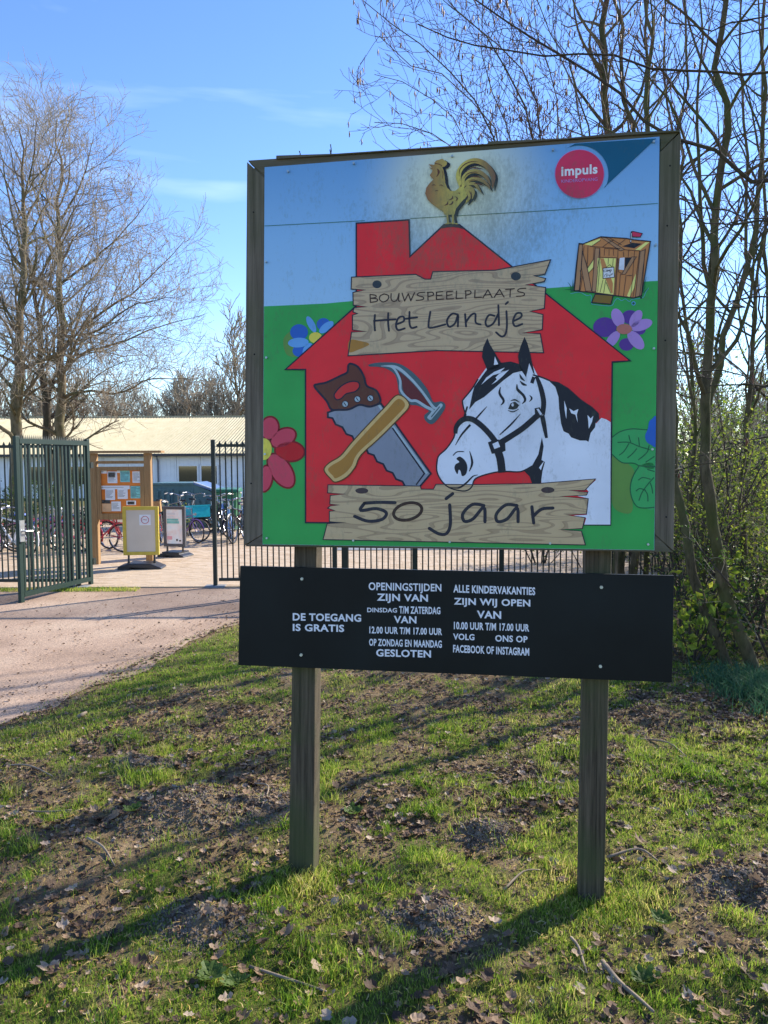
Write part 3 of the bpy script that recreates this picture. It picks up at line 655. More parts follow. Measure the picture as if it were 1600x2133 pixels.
# ------------------------------------------------------------------ flat print on the panel, each motif its own thin sheet
PXL, PXR = 549.8, 1368.0
class Print:
    def __init__(s): s.V = []; s.F = []; s.m = []; s.mats = []; s.n = 0
    def _mi(s, mat):
        if mat not in s.mats: s.mats.append(mat)
        return s.mats.index(mat)
    def _loop(s, pts, crop, layer):
        x0, y0, k = crop; out = []
        w = .0012 + .0006 * layer
        for x, y in pts:
            X, Y = x0 + x / k, y0 + y / k
            tt = (Y - 348) / 790.; X = min(max(X, 551.5 - 4.5 * tt + .2), 1374 - 11 * tt - .2)
            top = 348.5 + (X - 551) * (-63.5 / 822) + .5; bot = 1134 + (X - 547) * 12.0 / 815 - .5
            Y = min(max(Y, top), bot)
            out.append(SP(X, Y, w))
        return out, w
    def fill(s, pts, mat, layer, crop=(0, 0, 1), smooth=False, k=5):
        if smooth: pts = catmull(pts, k, True)
        L, w = s._loop(pts, crop, layer)
        L = [L[i] for i in range(len(L)) if (abs(L[i][0] - L[i - 1][0]) + abs(L[i][1] - L[i - 1][1])) > 1e-6]
        tris = tessellate_polygon([[Vector((a, b, 0)) for a, b in L]])
        s.V += [(a, YF(w), b) for a, b in L]
        for t in tris: s.F.append([q + s.n for q in t]); s.m.append(s._mi(mat))
        s.n += len(L); return s
    def line(s, pts, wd, mat, layer, crop=(0, 0, 1), smooth=True, closed=False, k=5, round_=True):
        """ribbon; wd single width or one per control point, in crop units"""
        P = [np.array(p, float) for p in pts]; wds = [wd] * len(P) if not isinstance(wd, (list, tuple)) else list(wd)
        if smooth and len(P) > 2:
            Q = catmull([(*p, q) for p, q in zip(P, wds)], k, closed)
        else:
            Q = []; nn = len(P) if closed else len(P) - 1
            for i in range(nn):
                a = (*P[i], wds[i]); b = (*P[(i + 1) % len(P)], wds[(i + 1) % len(P)])
                Q += [a]
            if not closed: Q.append((*P[-1], wds[-1]))
        if closed: Q = list(Q) + [Q[0]]
        Q = np.array([tuple(q) for q in Q], float)
        n = len(Q); D = np.zeros((n, 2)); D[1:-1] = Q[2:, :2] - Q[:-2, :2]; D[0] = Q[1, :2] - Q[0, :2]; D[-1] = Q[-1, :2] - Q[-2, :2]
        if closed: D[0] = D[-1] = Q[1, :2] - Q[-2, :2]
        if not smooth and n > 2:      # mitre
            a = Q[1:-1, :2] - Q[:-2, :2]; b = Q[2:, :2] - Q[1:-1, :2]
            a /= np.linalg.norm(a, axis=1, keepdims=True) + 1e-9; b /= np.linalg.norm(b, axis=1, keepdims=True) + 1e-9
            D[1:-1] = a + b; cosh = np.ones(n); cosh[1:-1] = np.clip((a * (a + b)).sum(1) / (np.linalg.norm(a + b, axis=1) + 1e-9), .45, 1)
            if closed:
                a = Q[-1, :2] - Q[-2, :2]; b = Q[1, :2] - Q[0, :2]; a = a / np.linalg.norm(a); b = b / np.linalg.norm(b); D[0] = D[-1] = a + b
                cosh[0] = cosh[-1] = max(.45, float(a @ (a + b) / (np.linalg.norm(a + b) + 1e-9)))
        else: cosh = np.ones(n)
        D /= np.linalg.norm(D, axis=1, keepdims=True) + 1e-9; Nn = np.stack([-D[:, 1], D[:, 0]], 1)
        hw = (Q[:, 2] / 2 / cosh)[:, None]
        Lf = Q[:, :2] + Nn * hw; Rt = Q[:, :2] - Nn * hw
        a, w = s._loop(Lf, crop, layer); b, _ = s._loop(Rt, crop, layer)
        base = s.n
        for p, q in zip(a, b): s.V += [(p[0], YF(w), p[1]), (q[0], YF(w), q[1])]
        mi = s._mi(mat)
        for i in range(n - 1): s.F.append([base + 2 * i, base + 2 * i + 1, base + 2 * i + 3, base + 2 * i + 2]); s.m.append(mi)
        s.n += 2 * n
        if round_ and not closed:
            for q in (Q[0], Q[-1]): s.ell(q[0], q[1], q[2] / 2, q[2] / 2, mat, layer + .15, crop, n=8)
        return s
    def ell(s, x, y, rx, ry, mat, layer, crop=(0, 0, 1), rot=0, n=20):
        c, d = cos(radians(rot)), sin(radians(rot))
        pts = [(x + rx * cos(t) * c - ry * sin(t) * d, y + rx * cos(t) * d + ry * sin(t) * c) for t in np.arange(n) * 2 * pi / n]
        return s.fill(pts, mat, layer, crop)
    def build(s, name, parent=panel, label=None):
        F3 = [f for f in s.F if len(f) == 3]; F4 = [f for f in s.F if len(f) == 4]
        mi = [m for f, m in zip(s.F, s.m) if len(f) == 3] + [m for f, m in zip(s.F, s.m) if len(f) == 4]
        me = npmesh(name, np.array(s.V), [np.array(F3), np.array(F4)] if F3 and F4 else [np.array(F3 or F4)], s.mats, midx=mi)
        # faces all towards the viewer
        bm = bmesh.new(); bm.from_mesh(me)
        for f in bm.faces:
            f.normal_update()
            if f.normal.y > 0: f.normal_flip()
        bm.to_mesh(me); bm.free()
        o = obj(name, me, parent)
        if label: o['label'] = label
        return o
C1, C2, C3, C4, C5 = (500, 260, 3.3333), (960, 260, 3.3333), (500, 700, 3.3333), (880, 680, 3.8095), (1180, 860, 6.1538)
CL, CH, CP, CJ, CR = (1150, 290, 6.6667), (1170, 470, 8.0), (720, 530, 3.6364), (660, 990, 2.6667), (870, 320, 8.8889)

# hill and flowers
p = Print()
p.fill([(540, 638), (600, 636), (680, 632), (735, 627), (900, 622), (1050, 612), (1138, 600.5), (1200, 596), (1290, 589), (1385, 585), (1385, 1160), (540, 1150)], 'ink_green', 0)
p.fill([(300, 1500), (340, 1440), (420, 1400), (430, 1590), (330, 1600)], 'ink_olive', 1, C1, True)
p.fill([(600, 530), (800, 660), (870, 760), (820, 900), (850, 1230), (760, 1290), (600, 1200), (572, 900)], 'ink_olive', 1, C5, True)
p.build('hill_print')
p = Print()      # blue flower
for x, y, r in ((410, 1440, 62), (580, 1385, 48), (410, 1570, 45)): p.ell(x, y, r, r * .9, 'ink_blue', 2, C1)
for x, y, a, b_, r in ((495, 1385, 24, 62, -28), (405, 1512, 72, 34, -4), (600, 1405, 60, 28, -38), (470, 1560, 30, 50, 30)): p.ell(x, y, a, b_, 'ink_light_blue', 3, C1, r)
p.ell(525, 1478, 46, 38, 'ink_yellow', 4, C1); p.build('flower_print', label='blue printed flower')
p = Print()      # purple flower
for x, y, r in ((1000, 1405, 82), (1175, 1335, 58), (1150, 1525, 52), (1240, 1420, 45)): p.ell(x, y, r, r * .85, 'ink_purple', 2, C2)
for x, y, a, b_, r in ((1090, 1340, 42, 68, -22), (1215, 1345, 36, 66, 32), (1255, 1390, 78, 38, -18), (1215, 1495, 42, 78, -40), (1055, 1490, 34, 70, 38)): p.ell(x, y, a, b_, 'ink_lilac', 3, C2, r)
p.ell(1135, 1418, 54, 36, 'ink_salmon', 4, C2); p.build('flower_print', label='lilac printed flower')
p = Print()      # red flower cut by the panel edge
for x, y, a, b_, r, mt in ((205, 640, 62, 78, 10, 'ink_petal'), (175, 990, 48, 90, 10, 'ink_petal'), (300, 708, 92, 60, -28, 'ink_petal'), (345, 800, 100, 68, 5, 'ink_petal_dark'), (285, 935, 70, 132, -33, 'ink_petal')):
    p.ell(x, y, a + 10, b_ + 10, 'ink_maroon', 2 if mt != 'ink_petal_dark' else 2.5, C3, r, 28)
    p.ell(x, y, a - 3, b_ - 3, mt, 3, C3, r, 28)
p.ell(165, 785, 56, 76, 'ink_yellow', 4.2, C3); p.build('flower_print', label='red printed flower cut off by the left edge')
p = Print()      # leaves and blue petal at the right edge
p.fill([(1135, 215), (1000, 215), (840, 205), (690, 240), (590, 310), (560, 420), (590, 535), (710, 635), (860, 645), (950, 680), (1135, 690)], 'ink_leaf', 2, C5, True)
p.fill([(1135, 680), (930, 680), (860, 800), (820, 940), (835, 1080), (900, 1195), (1000, 1220), (1135, 1205)], 'ink_leaf', 2, C5, True)
for q in ([(1135, 215), (1000, 215), (840, 205), (690, 240), (590, 310)], [(590, 535), (710, 635), (860, 645), (950, 680), (1135, 690)],
          [(930, 685), (860, 800), (820, 940), (835, 1080), (900, 1195), (1000, 1220), (1125, 1210)], [(660, 378), (800, 378), (930, 430), (1060, 468)], [(800, 290), (812, 340), (825, 375)],
          [(800, 395), (740, 490), (680, 540)], [(925, 320), (935, 420)], [(900, 460), (850, 520), (785, 575)], [(1060, 420), (1030, 510), (925, 600)], [(1125, 560), (1080, 590), (1020, 630)],
          [(1120, 830), (1040, 920), (970, 1020), (930, 1120)], [(925, 860), (980, 828), (1075, 850)], [(895, 1000), (940, 970), (1010, 990)], [(1010, 995), (1040, 1050), (1045, 1130)], [(1075, 900), (1095, 960), (1105, 1030)], [(1040, 725), (1125, 750)]):
    p.line(q, 14, 'ink_dark_green', 3, C5)
p.fill([(1150, 60), (1100, 75), (1060, 115), (1045, 200), (1010, 290), (1025, 365), (1085, 410), (1150, 415)], 'ink_blue', 4, C5, True)
p.build('leaf_print')
# house with chimney
H_ = [(594.5, 769.6), (742.3, 637), (742.3, 465), (852, 458), (854, 534.5), (925, 468), (957, 468), (1313, 751.5), (1275.5, 754), (1271.5, 1093.5), (636.5, 1088.5), (636.5, 769.6)]
p = Print(); p.fill(H_, 'ink_red', 5); p.line(H_, 3.2, 'ink_navy', 6, smooth=False, closed=True)
p.fill([(400, 1390), (520, 1290), (740, 1290), (850, 1405), (760, 1372), (640, 1358), (520, 1372)], 'ink_mole', 7, CR)
p.build('house_print')
# panel joint
p = Print(); p.line([(551, 470.5), (760, 459.5)], 1.0, 'ink_dark_green', 2, smooth=False, round_=False); p.line([(855, 455), (1150, 438), (1371, 423.5)], 1.0, 'ink_dark_green', 2, smooth=False, round_=False); p.build('seam')
# rooster
body = [(205, 195), (300, 208), (316, 195), (312, 165), (350, 125), (420, 105), (455, 93), (500, 125), (545, 155), (540, 200), (500, 240), (455, 250), (480, 310), (500, 420), (512, 540), (545, 630), (610, 688), (690, 690), (760, 640), (800, 560), (900, 560), (960, 620), (940, 740), (880, 830), (850, 850), (790, 920), (710, 1020), (680, 1130), (500, 1130), (470, 1070), (380, 1010), (290, 950), (190, 860), (140, 740), (160, 630), (220, 550), (290, 480), (225, 400), (270, 330), (275, 300), (212, 255), (270, 262)]
tails = [([(800, 600), (755, 440), (790, 290), (900, 180), (1060, 130), (1220, 180), (1340, 300), (1400, 440), (1385, 650)], [60, 90, 90, 95, 95, 105, 100, 85, 10]),
         ([(850, 560), (850, 450), (950, 350), (1080, 325), (1200, 370), (1290, 460), (1355, 590)], [50, 70, 70, 75, 75, 60, 10]),
         ([(860, 580), (950, 490), (1080, 465), (1200, 500), (1290, 570), (1345, 660)], [50, 60, 70, 65, 50, 10]),
         ([(880, 600), (960, 560), (1050, 560), (1110, 620), (1180, 720)], [40, 55, 60, 50, 8]),
         ([(880, 620), (980, 640), (1030, 720), (1010, 840)], [60, 70, 60, 10]),
         ([(870, 640), (940, 700), (960, 800), (890, 910)], [80, 80, 70, 10])]
p = Print()
off = lambda L, dx, dy: [(x + dx, y + dy) for x, y in L]
for L, w in tails: p.line(off(L, 45, 42), w, 'ink_black', 8, CR, round_=False)
p.fill(off(body, 60, 30), 'ink_black', 8.3, CR, False)
p.line([(560, 1110), (600, 1290)], 45, 'ink_black', 8.5, CR); p.line([(690, 1110), (715, 1280)], 45, 'ink_black', 8.5, CR)
p.fill(body, 'ink_gold', 9, CR, False)
for i, (L, w) in enumerate(tails): p.line(L, w, 'ink_gold_tail', 9.5 + .2 * i, CR, round_=False)
p.line([(545, 1100), (562, 1290)], 36, 'ink_gold', 9.2, CR); p.line([(655, 1100), (655, 1290)], 36, 'ink_gold', 9.2, CR); p.line([(520, 1300), (620, 1285), (735, 1300)], 18, 'ink_gold', 9.4, CR)
for q, w in (([(770, 420), (780, 300), (870, 200), (990, 150), (1120, 150)], [4, 14, 16, 14, 4]), ([(860, 360), (980, 275), (1080, 262), (1220, 290)], [4, 14, 26, 8]), ([(850, 460), (930, 370), (1060, 340), (1120, 350)], [4, 16, 14, 4]),
             ([(980, 430), (1100, 425), (1210, 455)], [6, 22, 6]), ([(930, 510), (1030, 485), (1120, 500)], [4, 14, 4]), ([(1040, 550), (1140, 560), (1240, 600)], [6, 24, 6]), ([(900, 740), (930, 800), (920, 870)], [4, 14, 4]), ([(950, 680), (990, 760), (985, 830)], [4, 22, 4]),
             ([(320, 180), (400, 195), (450, 230)], 12), ([(260, 590), (300, 575), (340, 590)], [3, 14, 3]), ([(400, 590), (440, 580), (480, 610)], [3, 14, 3]), ([(320, 700), (350, 680), (385, 690)], [3, 12, 3]),
             ([(645, 780), (640, 830), (575, 860)], [6, 28, 5]), ([(560, 880), (550, 930), (495, 960)], [6, 28, 5]), ([(655, 870), (640, 920), (580, 950)], [6, 28, 5]), ([(700, 790), (735, 830), (705, 880)], [5, 28, 6]), ([(740, 735), (770, 728), (785, 755)], [4, 14, 4]),
             ([(365, 280), (390, 330), (380, 380), (350, 430)], [10, 40, 24, 6]), ([(860, 640), (880, 610), (905, 590)], [4, 18, 5]), ([(800, 610), (808, 560)], [26, 4]), ([(450, 300), (470, 380), (455, 470)], [4, 12, 4])):
    p.line(q, w, 'ink_brown', 11, CR, round_=False)
p.build('rooster_print')
# logo
p = Print()
arc = [(382 + 402 * cos(radians(t)), 486 + 402 * sin(radians(t))) for t in range(26, -120, -6)]
p.fill([(320, 48), (1448, -12), (722, 672)] + arc, 'ink_teal', 2, CL)
p.ell(382, 482, 346, 343, 'ink_lilac', 3, CL, n=48); p.ell(382, 482, 338, 335, 'ink_logo_red', 4, CL, n=48); p.build('logo_print')

# text helper: letters as flat filled meshes fitted to a four-cornered place
def text_print(txt, quad, mat, w, crop, parent, name='lettering', bold=0.0, cap=True):
    cu = bpy.data.curves.new(name, 'FONT'); cu.body = txt; cu.offset = bold; cu.resolution_u = 3; cu.fill_mode = 'FRONT'
    if cap and bold > 0: cu.space_character = 1.0 + bold * 2.2
    o = bpy.data.objects.new('tmp', cu); COL.objects.link(o)
    me = bpy.data.meshes.new_from_object(o.evaluated_get(bpy.context.evaluated_depsgraph_get()))
    bpy.data.objects.remove(o); bpy.data.curves.remove(cu)
    co = np.zeros(len(me.vertices) * 3, np.float32); me.vertices.foreach_get('co', co); co = co.reshape(-1, 3)
    x0, x1 = co[:, 0].min(), co[:, 0].max(); ch = .73 if cap else .73
    x0c, y0c, k = crop; TL, TR, BR, BL = [np.array(q, float) for q in quad]
    out = np.zeros_like(co)
    for i, (x, y, z) in enumerate(co):
        s = (x - x0) / (x1 - x0); t = 1 - y / ch
        q = (TL * (1 - s) + TR * s) * (1 - t) + (BL * (1 - s) + BR * s) * t
        u, v = SP(x0c + q[0] / k, y0c + q[1] / k, w); out[i] = (u, YF(w), v)
    me.vertices.foreach_set('co', out.ravel())
    me.materials.clear(); me.materials.append(MAT[mat])
    me.update(); o = obj(name, me, parent); me.name = name
    bm = bmesh.new(); bm.from_mesh(me)
    for f in bm.faces:
        f.normal_update()
        if f.normal.y > 0: f.normal_flip()
    bm.to_mesh(me); bm.free()
    return o
text_print('impuls', [(128, 372), (632, 340), (632, 470), (128, 508)], 'ink_pure_white', .0045, CL, panel, bold=.03)
text_print('KINDEROPVANG', [(130, 560), (632, 528), (632, 575), (130, 606)], 'ink_lilac', .0045, CL, panel)
# hut drawing
p = Print()
p.fill([(290, 295), (360, 300), (650, 190), (800, 205), (1080, 210), (1200, 235), (1480, 265), (1440, 560), (1400, 760), (1340, 1170), (1200, 1205), (880, 1160), (560, 1120), (215, 1085), (240, 700)], 'ink_board', 2, CH)
for q in ([(365, 310), (640, 215), (640, 245), (510, 335)], [(425, 720), (530, 575), (520, 720), (440, 800)], [(1225, 405), (1400, 275), (1465, 275), (1310, 405)], [(1090, 1170), (1235, 800), (1225, 1000), (1130, 1195)]):
    p.fill(q, 'ink_pale_yellow', 3, CH)
for q in ([(290, 310), (350, 310), (300, 1080), (215, 1080)], [(560, 370), (635, 375), (570, 1100), (505, 1100)], [(1310, 430), (1390, 400), (1330, 1170), (1230, 1190)], [(655, 195), (740, 200), (1050, 400), (980, 420)], [(350, 420), (440, 760), (500, 1090), (400, 1090), (330, 700)]):
    p.fill(q, 'ink_board_grey', 3.2, CH); p.line(q, 9, 'ink_black', 4, CH, smooth=False, closed=True)
p.fill([(1010, 345), (1180, 285), (1340, 300), (1210, 375)], 'ink_black', 3.5, CH)
p.fill([(600, 540), (905, 545), (860, 1150), (580, 1110)], 'ink_pale_yellow', 3.5, CH); p.fill([(640, 545), (700, 545), (855, 960), (850, 1130), (830, 1130), (680, 760)], 'ink_board', 4, CH)
p.fill([(970, 540), (1050, 530), (1040, 740), (950, 730)], 'ink_white', 4, CH); p.fill([(1058, 530), (1175, 530), (1050, 760)], 'ink_black', 4, CH)
p.fill([(1170, 520), (1245, 520), (1060, 810), (1000, 810)], 'ink_board_grey', 4.5, CH); p.line([(1170, 520), (1245, 520), (1060, 810), (1000, 810)], 9, 'ink_black', 5, CH, smooth=False, closed=True)
p.fill([(690, 710), (870, 690), (880, 860), (690, 880)], 'ink_pure_white', 5, CH); p.line([(690, 710), (870, 690), (880, 860), (690, 880)], 12, 'ink_black', 5.5, CH, smooth=False, closed=True)
p.line([(730, 705), (800, 650), (850, 695)], 8, 'ink_black', 5.5, CH, smooth=False)
# scribbled words on the little notice
for q in ([(730, 735), (705, 745), (708, 770), (730, 768)], [(745, 740), (742, 765), (762, 762), (764, 738), (745, 740)], [(772, 765), (775, 738), (785, 752), (797, 735), (798, 762)], [(808, 790), (812, 735), (835, 742), (815, 762)],
          [(710, 850), (725, 815), (760, 805), (740, 850)], [(755, 845), (790, 820), (800, 845), (830, 800), (830, 825)], [(850, 790), (845, 815)]): p.line(q, 7, 'ink_black', 6, CH)
for q in ([(290, 295), (360, 305), (650, 185), (1080, 212), (1200, 235), (1485, 262)], [(1480, 265), (1330, 1170)], [(290, 295), (240, 700), (205, 1085)], [(205, 1085), (560, 1120), (880, 1165), (1200, 1205), (1335, 1165)]): p.line(q, 17, 'ink_black', 6, CH, smooth=False)
for q in ([(375, 340), (355, 470), (440, 700)], [(440, 330), (430, 640)], [(540, 360), (530, 560), (425, 720)], [(635, 375), (640, 530), (600, 700)], [(715, 380), (710, 500)], [(790, 400), (790, 500)], [(860, 390), (870, 500)], [(940, 385), (935, 560), (900, 1160)], [(1030, 430), (1035, 520)], [(1120, 400), (1110, 520)],
          [(1215, 420), (1180, 900), (1150, 1190)], [(1300, 420), (1250, 800), (1190, 1190)], [(1400, 380), (1300, 1170)], [(630, 525), (920, 535)], [(925, 540), (880, 1160)], [(720, 380), (930, 390)], [(470, 345), (720, 360), (980, 380)], [(510, 335), (650, 240)], [(690, 350), (770, 290), (870, 235)], [(800, 205), (1000, 320)], [(940, 320), (1060, 230)],
          [(1050, 400), (1300, 420)], [(980, 800), (950, 1170)], [(1075, 820), (1030, 1180)], [(1170, 830), (1090, 830)], [(310, 740), (330, 830), (290, 1080)], [(350, 840), (310, 1080)], [(440, 800), (530, 700)], [(640, 600), (600, 1100)], [(690, 900), (640, 1110)], [(735, 900), (700, 1120)], [(780, 545), (775, 640)], [(860, 545), (850, 680)], [(740, 940), (820, 1130)], [(950, 545), (945, 770), (1000, 790)]):
    p.line(q, 8, 'ink_black', 6.3, CH, smooth=False, round_=False)
p.fill([(560, 1140), (860, 1165), (820, 1310), (500, 1280)], 'ink_doormat', 6, CH); p.line([(560, 1140), (860, 1165), (820, 1310), (500, 1280)], 17, 'ink_black', 6.8, CH, smooth=False, closed=True)
p.fill([(1165, 100), (1190, 95), (1345, 130), (1310, 190), (1180, 185)], 'ink_logo_red', 4, CH); p.line([(1165, 100), (1190, 95), (1345, 130), (1310, 190), (1180, 185)], 12, 'ink_black', 5, CH, smooth=False, closed=True)
p.line([(1165, 105), (1150, 280)], 26, 'ink_black', 5, CH, smooth=False); p.line([(1165, 130), (1152, 270)], 10, 'ink_pure_white', 5.5, CH, smooth=False)
for q in ([(160, 1100), (150, 1010), (100, 940)], [(175, 1090), (190, 900)], [(160, 1060), (50, 1065)], [(1350, 1100), (1380, 980), (1415, 850)], [(1350, 1110), (1400, 1000)], [(1360, 1120), (1440, 1050)], [(185, 1100), (200, 960)]): p.line(q, [16, 4] if len(q) == 2 else [18, 12, 3], 'ink_dark_green', 6, CH, round_=False)
p.line([(150, 1135), (300, 1110), (420, 1165), (490, 1160), (495, 1290), (560, 1315), (820, 1335), (880, 1260), (930, 1210), (1000, 1250), (1060, 1220), (1130, 1265), (1170, 1230), (1350, 1200), (1400, 1110), (1450, 1040)], 6, 'ink_sky_light', 2.5, CH)
p.ell(1325, 1200, 16, 20, 'ink_black', 3, CH); p.ell(1198, 1295, 34, 34, 'ink_light_blue', 3, CH); p.ell(1198, 1295, 22, 22, 'ink_dark_green', 3.4, CH)
p.build('hut_print')
# saw
p = Print()
lower = catmull([(620, 550), (780, 695), (900, 800), (1060, 950), (1210, 1080)], 5)
teeth = []
for i, q in enumerate(lower):
    teeth.append(tuple(q) if i % 2 else (q[0] - 10, q[1] + 14))
blade = [(610, 530), (700, 500), (760, 500), (840, 470), (900, 480), (980, 470), (1325, 955), (1215, 1085)] + teeth[::-1]
p.fill(blade, 'ink_steel', 8, C3); p.line(blade, 13, 'ink_navy', 8.6, C3, smooth=False, closed=True)
p.line([(1060, 640), (1280, 955), (1225, 1030)], 10, 'ink_navy', 9, C3, smooth=False); p.line([(965, 480), (1060, 625), (1300, 955)], 16, 'ink_steel_light', 8.8, C3, smooth=False, round_=False)
hd = [(770, 192), (820, 215), (860, 280), (880, 345), (945, 378), (975, 440), (960, 470), (900, 490), (830, 478), (760, 508), (690, 512), (632, 508), (600, 450), (518, 352), (545, 333), (600, 322), (700, 275), (745, 250), (752, 205)]
p.fill(hd, 'ink_brown', 9.4, C3, True); p.line(hd, 14, 'ink_navy', 9.8, C3, closed=True)
ho = [(655, 405), (700, 350), (760, 318), (815, 318), (830, 350), (800, 385), (740, 400), (700, 435), (668, 440)]
p.fill(ho, 'ink_red_hole', 10, C3, True); p.line(ho, 9, 'ink_navy', 10.3, C3, closed=True)
for x, y in ((730, 472), (815, 438), (905, 432)): p.ell(x, y, 24, 24, 'ink_navy', 10, C3); p.ell(x, y, 19, 19, 'ink_steel_light', 10.4, C3); p.line([(x - 8, y - 10), (x + 6, y + 10)], 6, 'ink_navy', 10.8, C3)
p.build('saw_print')
# hammer
p = Print()
hh = [(895, 205), (960, 190), (1080, 192), (1160, 228), (1240, 300), (1300, 380), (1340, 462), (1400, 460), (1418, 500), (1345, 600), (1300, 592), (1285, 555), (1318, 520), (1270, 492), (1225, 475), (1180, 468), (1115, 405), (1100, 330), (1080, 265), (1020, 222), (960, 208)]
p.fill(hh, 'ink_steel_dark', 9, C3, True); p.line(hh, 12, 'ink_steel_dark', 9.3, C3, closed=True)
p.line([(980, 208), (1060, 218), (1110, 300), (1118, 380), (1180, 445), (1225, 450), (1290, 490), (1340, 520), (1310, 565)], [4, 14, 16, 16, 18, 18, 20, 20, 20], 'ink_steel_light', 9.8, C3)
p.line([(1000, 205), (1090, 218), (1180, 290), (1260, 380), (1340, 490), (1370, 500)], [4, 20, 18, 16, 18, 12], 'ink_steel_light', 9.9, C3); p.line([(1320, 570), (1395, 480)], 26, 'ink_steel_light', 10, C3); p.line([(1330, 560), (1385, 492)], 8, 'ink_steel_dark', 10.4, C3)
p.fill([(1090, 240), (1170, 300), (1260, 400), (1325, 495), (1240, 455), (1180, 440), (1135, 380), (1120, 300)], 'ink_head', 9.6, C3, True)
hn = [(1098, 412), (1172, 478), (1100, 570), (960, 710), (860, 800), (820, 850), (795, 910), (740, 975), (665, 1010), (630, 985), (588, 930), (620, 885), (700, 835), (780, 740), (900, 610), (1010, 495)]
p.fill(hn, 'ink_olive_brown', 11, C3, True); p.line(hn, 16, 'ink_olive_brown', 11.3, C3, closed=True)
cxh = np.mean([q[0] for q in hn]); cyh = np.mean([q[1] for q in hn])
p.fill(hn, 'ink_tan', 11.6, C3, True)
inn = [(1098, 436), (1146, 480), (1085, 556), (945, 695), (845, 785), (800, 840), (775, 900), (725, 955), (665, 988), (645, 970), (612, 930), (635, 900), (715, 850), (795, 757), (915, 626), (1020, 515)]
p.fill(inn, 'ink_handle', 12, C3, True); p.build('hammer_print')
# planks
U_ = [(45, 172), (530, 150), (600, 187), (645, 187), (660, 130), (1130, 120), (1553, 40), (1510, 150), (1425, 160), (1515, 182), (1505, 205), (1365, 230), (1515, 250), (1505, 410), (1395, 430), (1495, 455), (1490, 570), (1340, 595), (1475, 600), (1500, 745), (700, 728), (600, 733), (18, 768), (45, 588), (160, 583), (52, 572), (52, 460), (90, 448), (55, 435), (65, 402), (165, 397), (58, 385), (55, 288), (150, 268), (42, 262)]
p = Print(); p.fill(U_, 'ink_plank', 8, CP); p.line(U_, 8, 'ink_navy', 8.6, CP, smooth=False, closed=True)
p.ell(238, 226, 35, 30, 'ink_nail', 9, CP); p.ell(1290, 165, 38, 32, 'ink_nail', 9, CP)
for q in ([(30, 650), (110, 655), (180, 680), (100, 720), (25, 740)],): p.fill(q, 'ink_handle', 8.4, CP, True)
p.build('plank_print', label='upper printed plank carrying the playground name')
L_ = [(62, 53), (575, 60), (580, 77), (648, 77), (662, 50), (870, 52), (1240, 45), (1548, 20), (1490, 83), (1400, 84), (1505, 95), (1498, 110), (1350, 117), (1508, 130), (1498, 215), (1385, 220), (1490, 235), (1475, 296), (1345, 302), (1470, 310), (1492, 387), (35, 357), (58, 268), (160, 264), (70, 258), (70, 200), (100, 196), (60, 183), (75, 170), (125, 165), (72, 160), (75, 112), (160, 104), (60, 98)]
p = Print(); p.fill(L_, 'ink_plank', 9.5, CJ); p.line(L_, 5, 'ink_navy', 10, CJ, smooth=False, closed=True)
p.ell(250, 86, 36, 16, 'ink_mole', 10.4, CJ); p.ell(1283, 82, 37, 17, 'ink_mole', 10.4, CJ); p.build('plank_print', label='lower printed plank reading 50 jaar')
# lettering on the planks, written strokes
glyph = {'B': [[(0, 1), (.05, 0)], [(0, 1), (.75, .85), (.7, .6), (.1, .52)], [(.1, .52), (.9, .4), (.85, .1), (.05, 0)]], 'O': [[(.5, 1), (.05, .75), (0, .3), (.4, 0), (.9, .25), (1, .75), (.5, 1)]],
         'U': [[(0, 1), (0, .3), (.3, 0), (.7, .2), (.95, 1)], [(.95, 1), (.9, .1), (1.05, 0)]], 'W': [[(0, 1), (.2, 0)], [(.2, 0), (.5, .9)], [(.5, .9), (.7, 0)], [(.7, 0), (1, 1)]], 'S': [[(1, 1), (.3, .95), (.15, .65), (.8, .4), (.75, .08), (0, .02)]],
         'P': [[(.1, 1), (.12, 0)], [(0, .95), (.8, .95), (.9, .6), (.15, .42)]], 'E': [[(.9, 1), (.1, .95)], [(.1, .95), (.1, .03)], [(.1, .5), (.8, .55)], [(.1, .03), (1, .05)]], 'L': [[(.1, 1), (.05, .05)], [(.05, .05), (1, .08)]],
         'A': [[(0, 0), (.55, 1)], [(.55, 1), (1, 0)], [(.15, .35), (.85, .38)]], 'T': [[(0, .95), (1, 1)], [(.55, .98), (.5, 0)]]}
slots = [('B', 185, 243), ('O', 258, 325), ('U', 345, 408), ('W', 428, 522), ('S', 535, 600), ('P', 618, 668), ('E', 682, 742), ('E', 760, 818), ('L', 835, 888), ('P', 905, 952), ('L', 975, 1030), ('A', 1040, 1110), ('A', 1125, 1200), ('T', 1212, 1278), ('S', 1295, 1365)]
p = Print()
for ch, a, c in slots:
    base = 363 - (a - 185) * 46 / 1150
    for st in glyph[ch]: p.line([(a + x * (c - a), base - y * 60 - (x * (c - a)) * .04) for x, y in st], 8.5, 'ink_brown_text', 9.5, CP)
p.build('lettering')
p = Print()
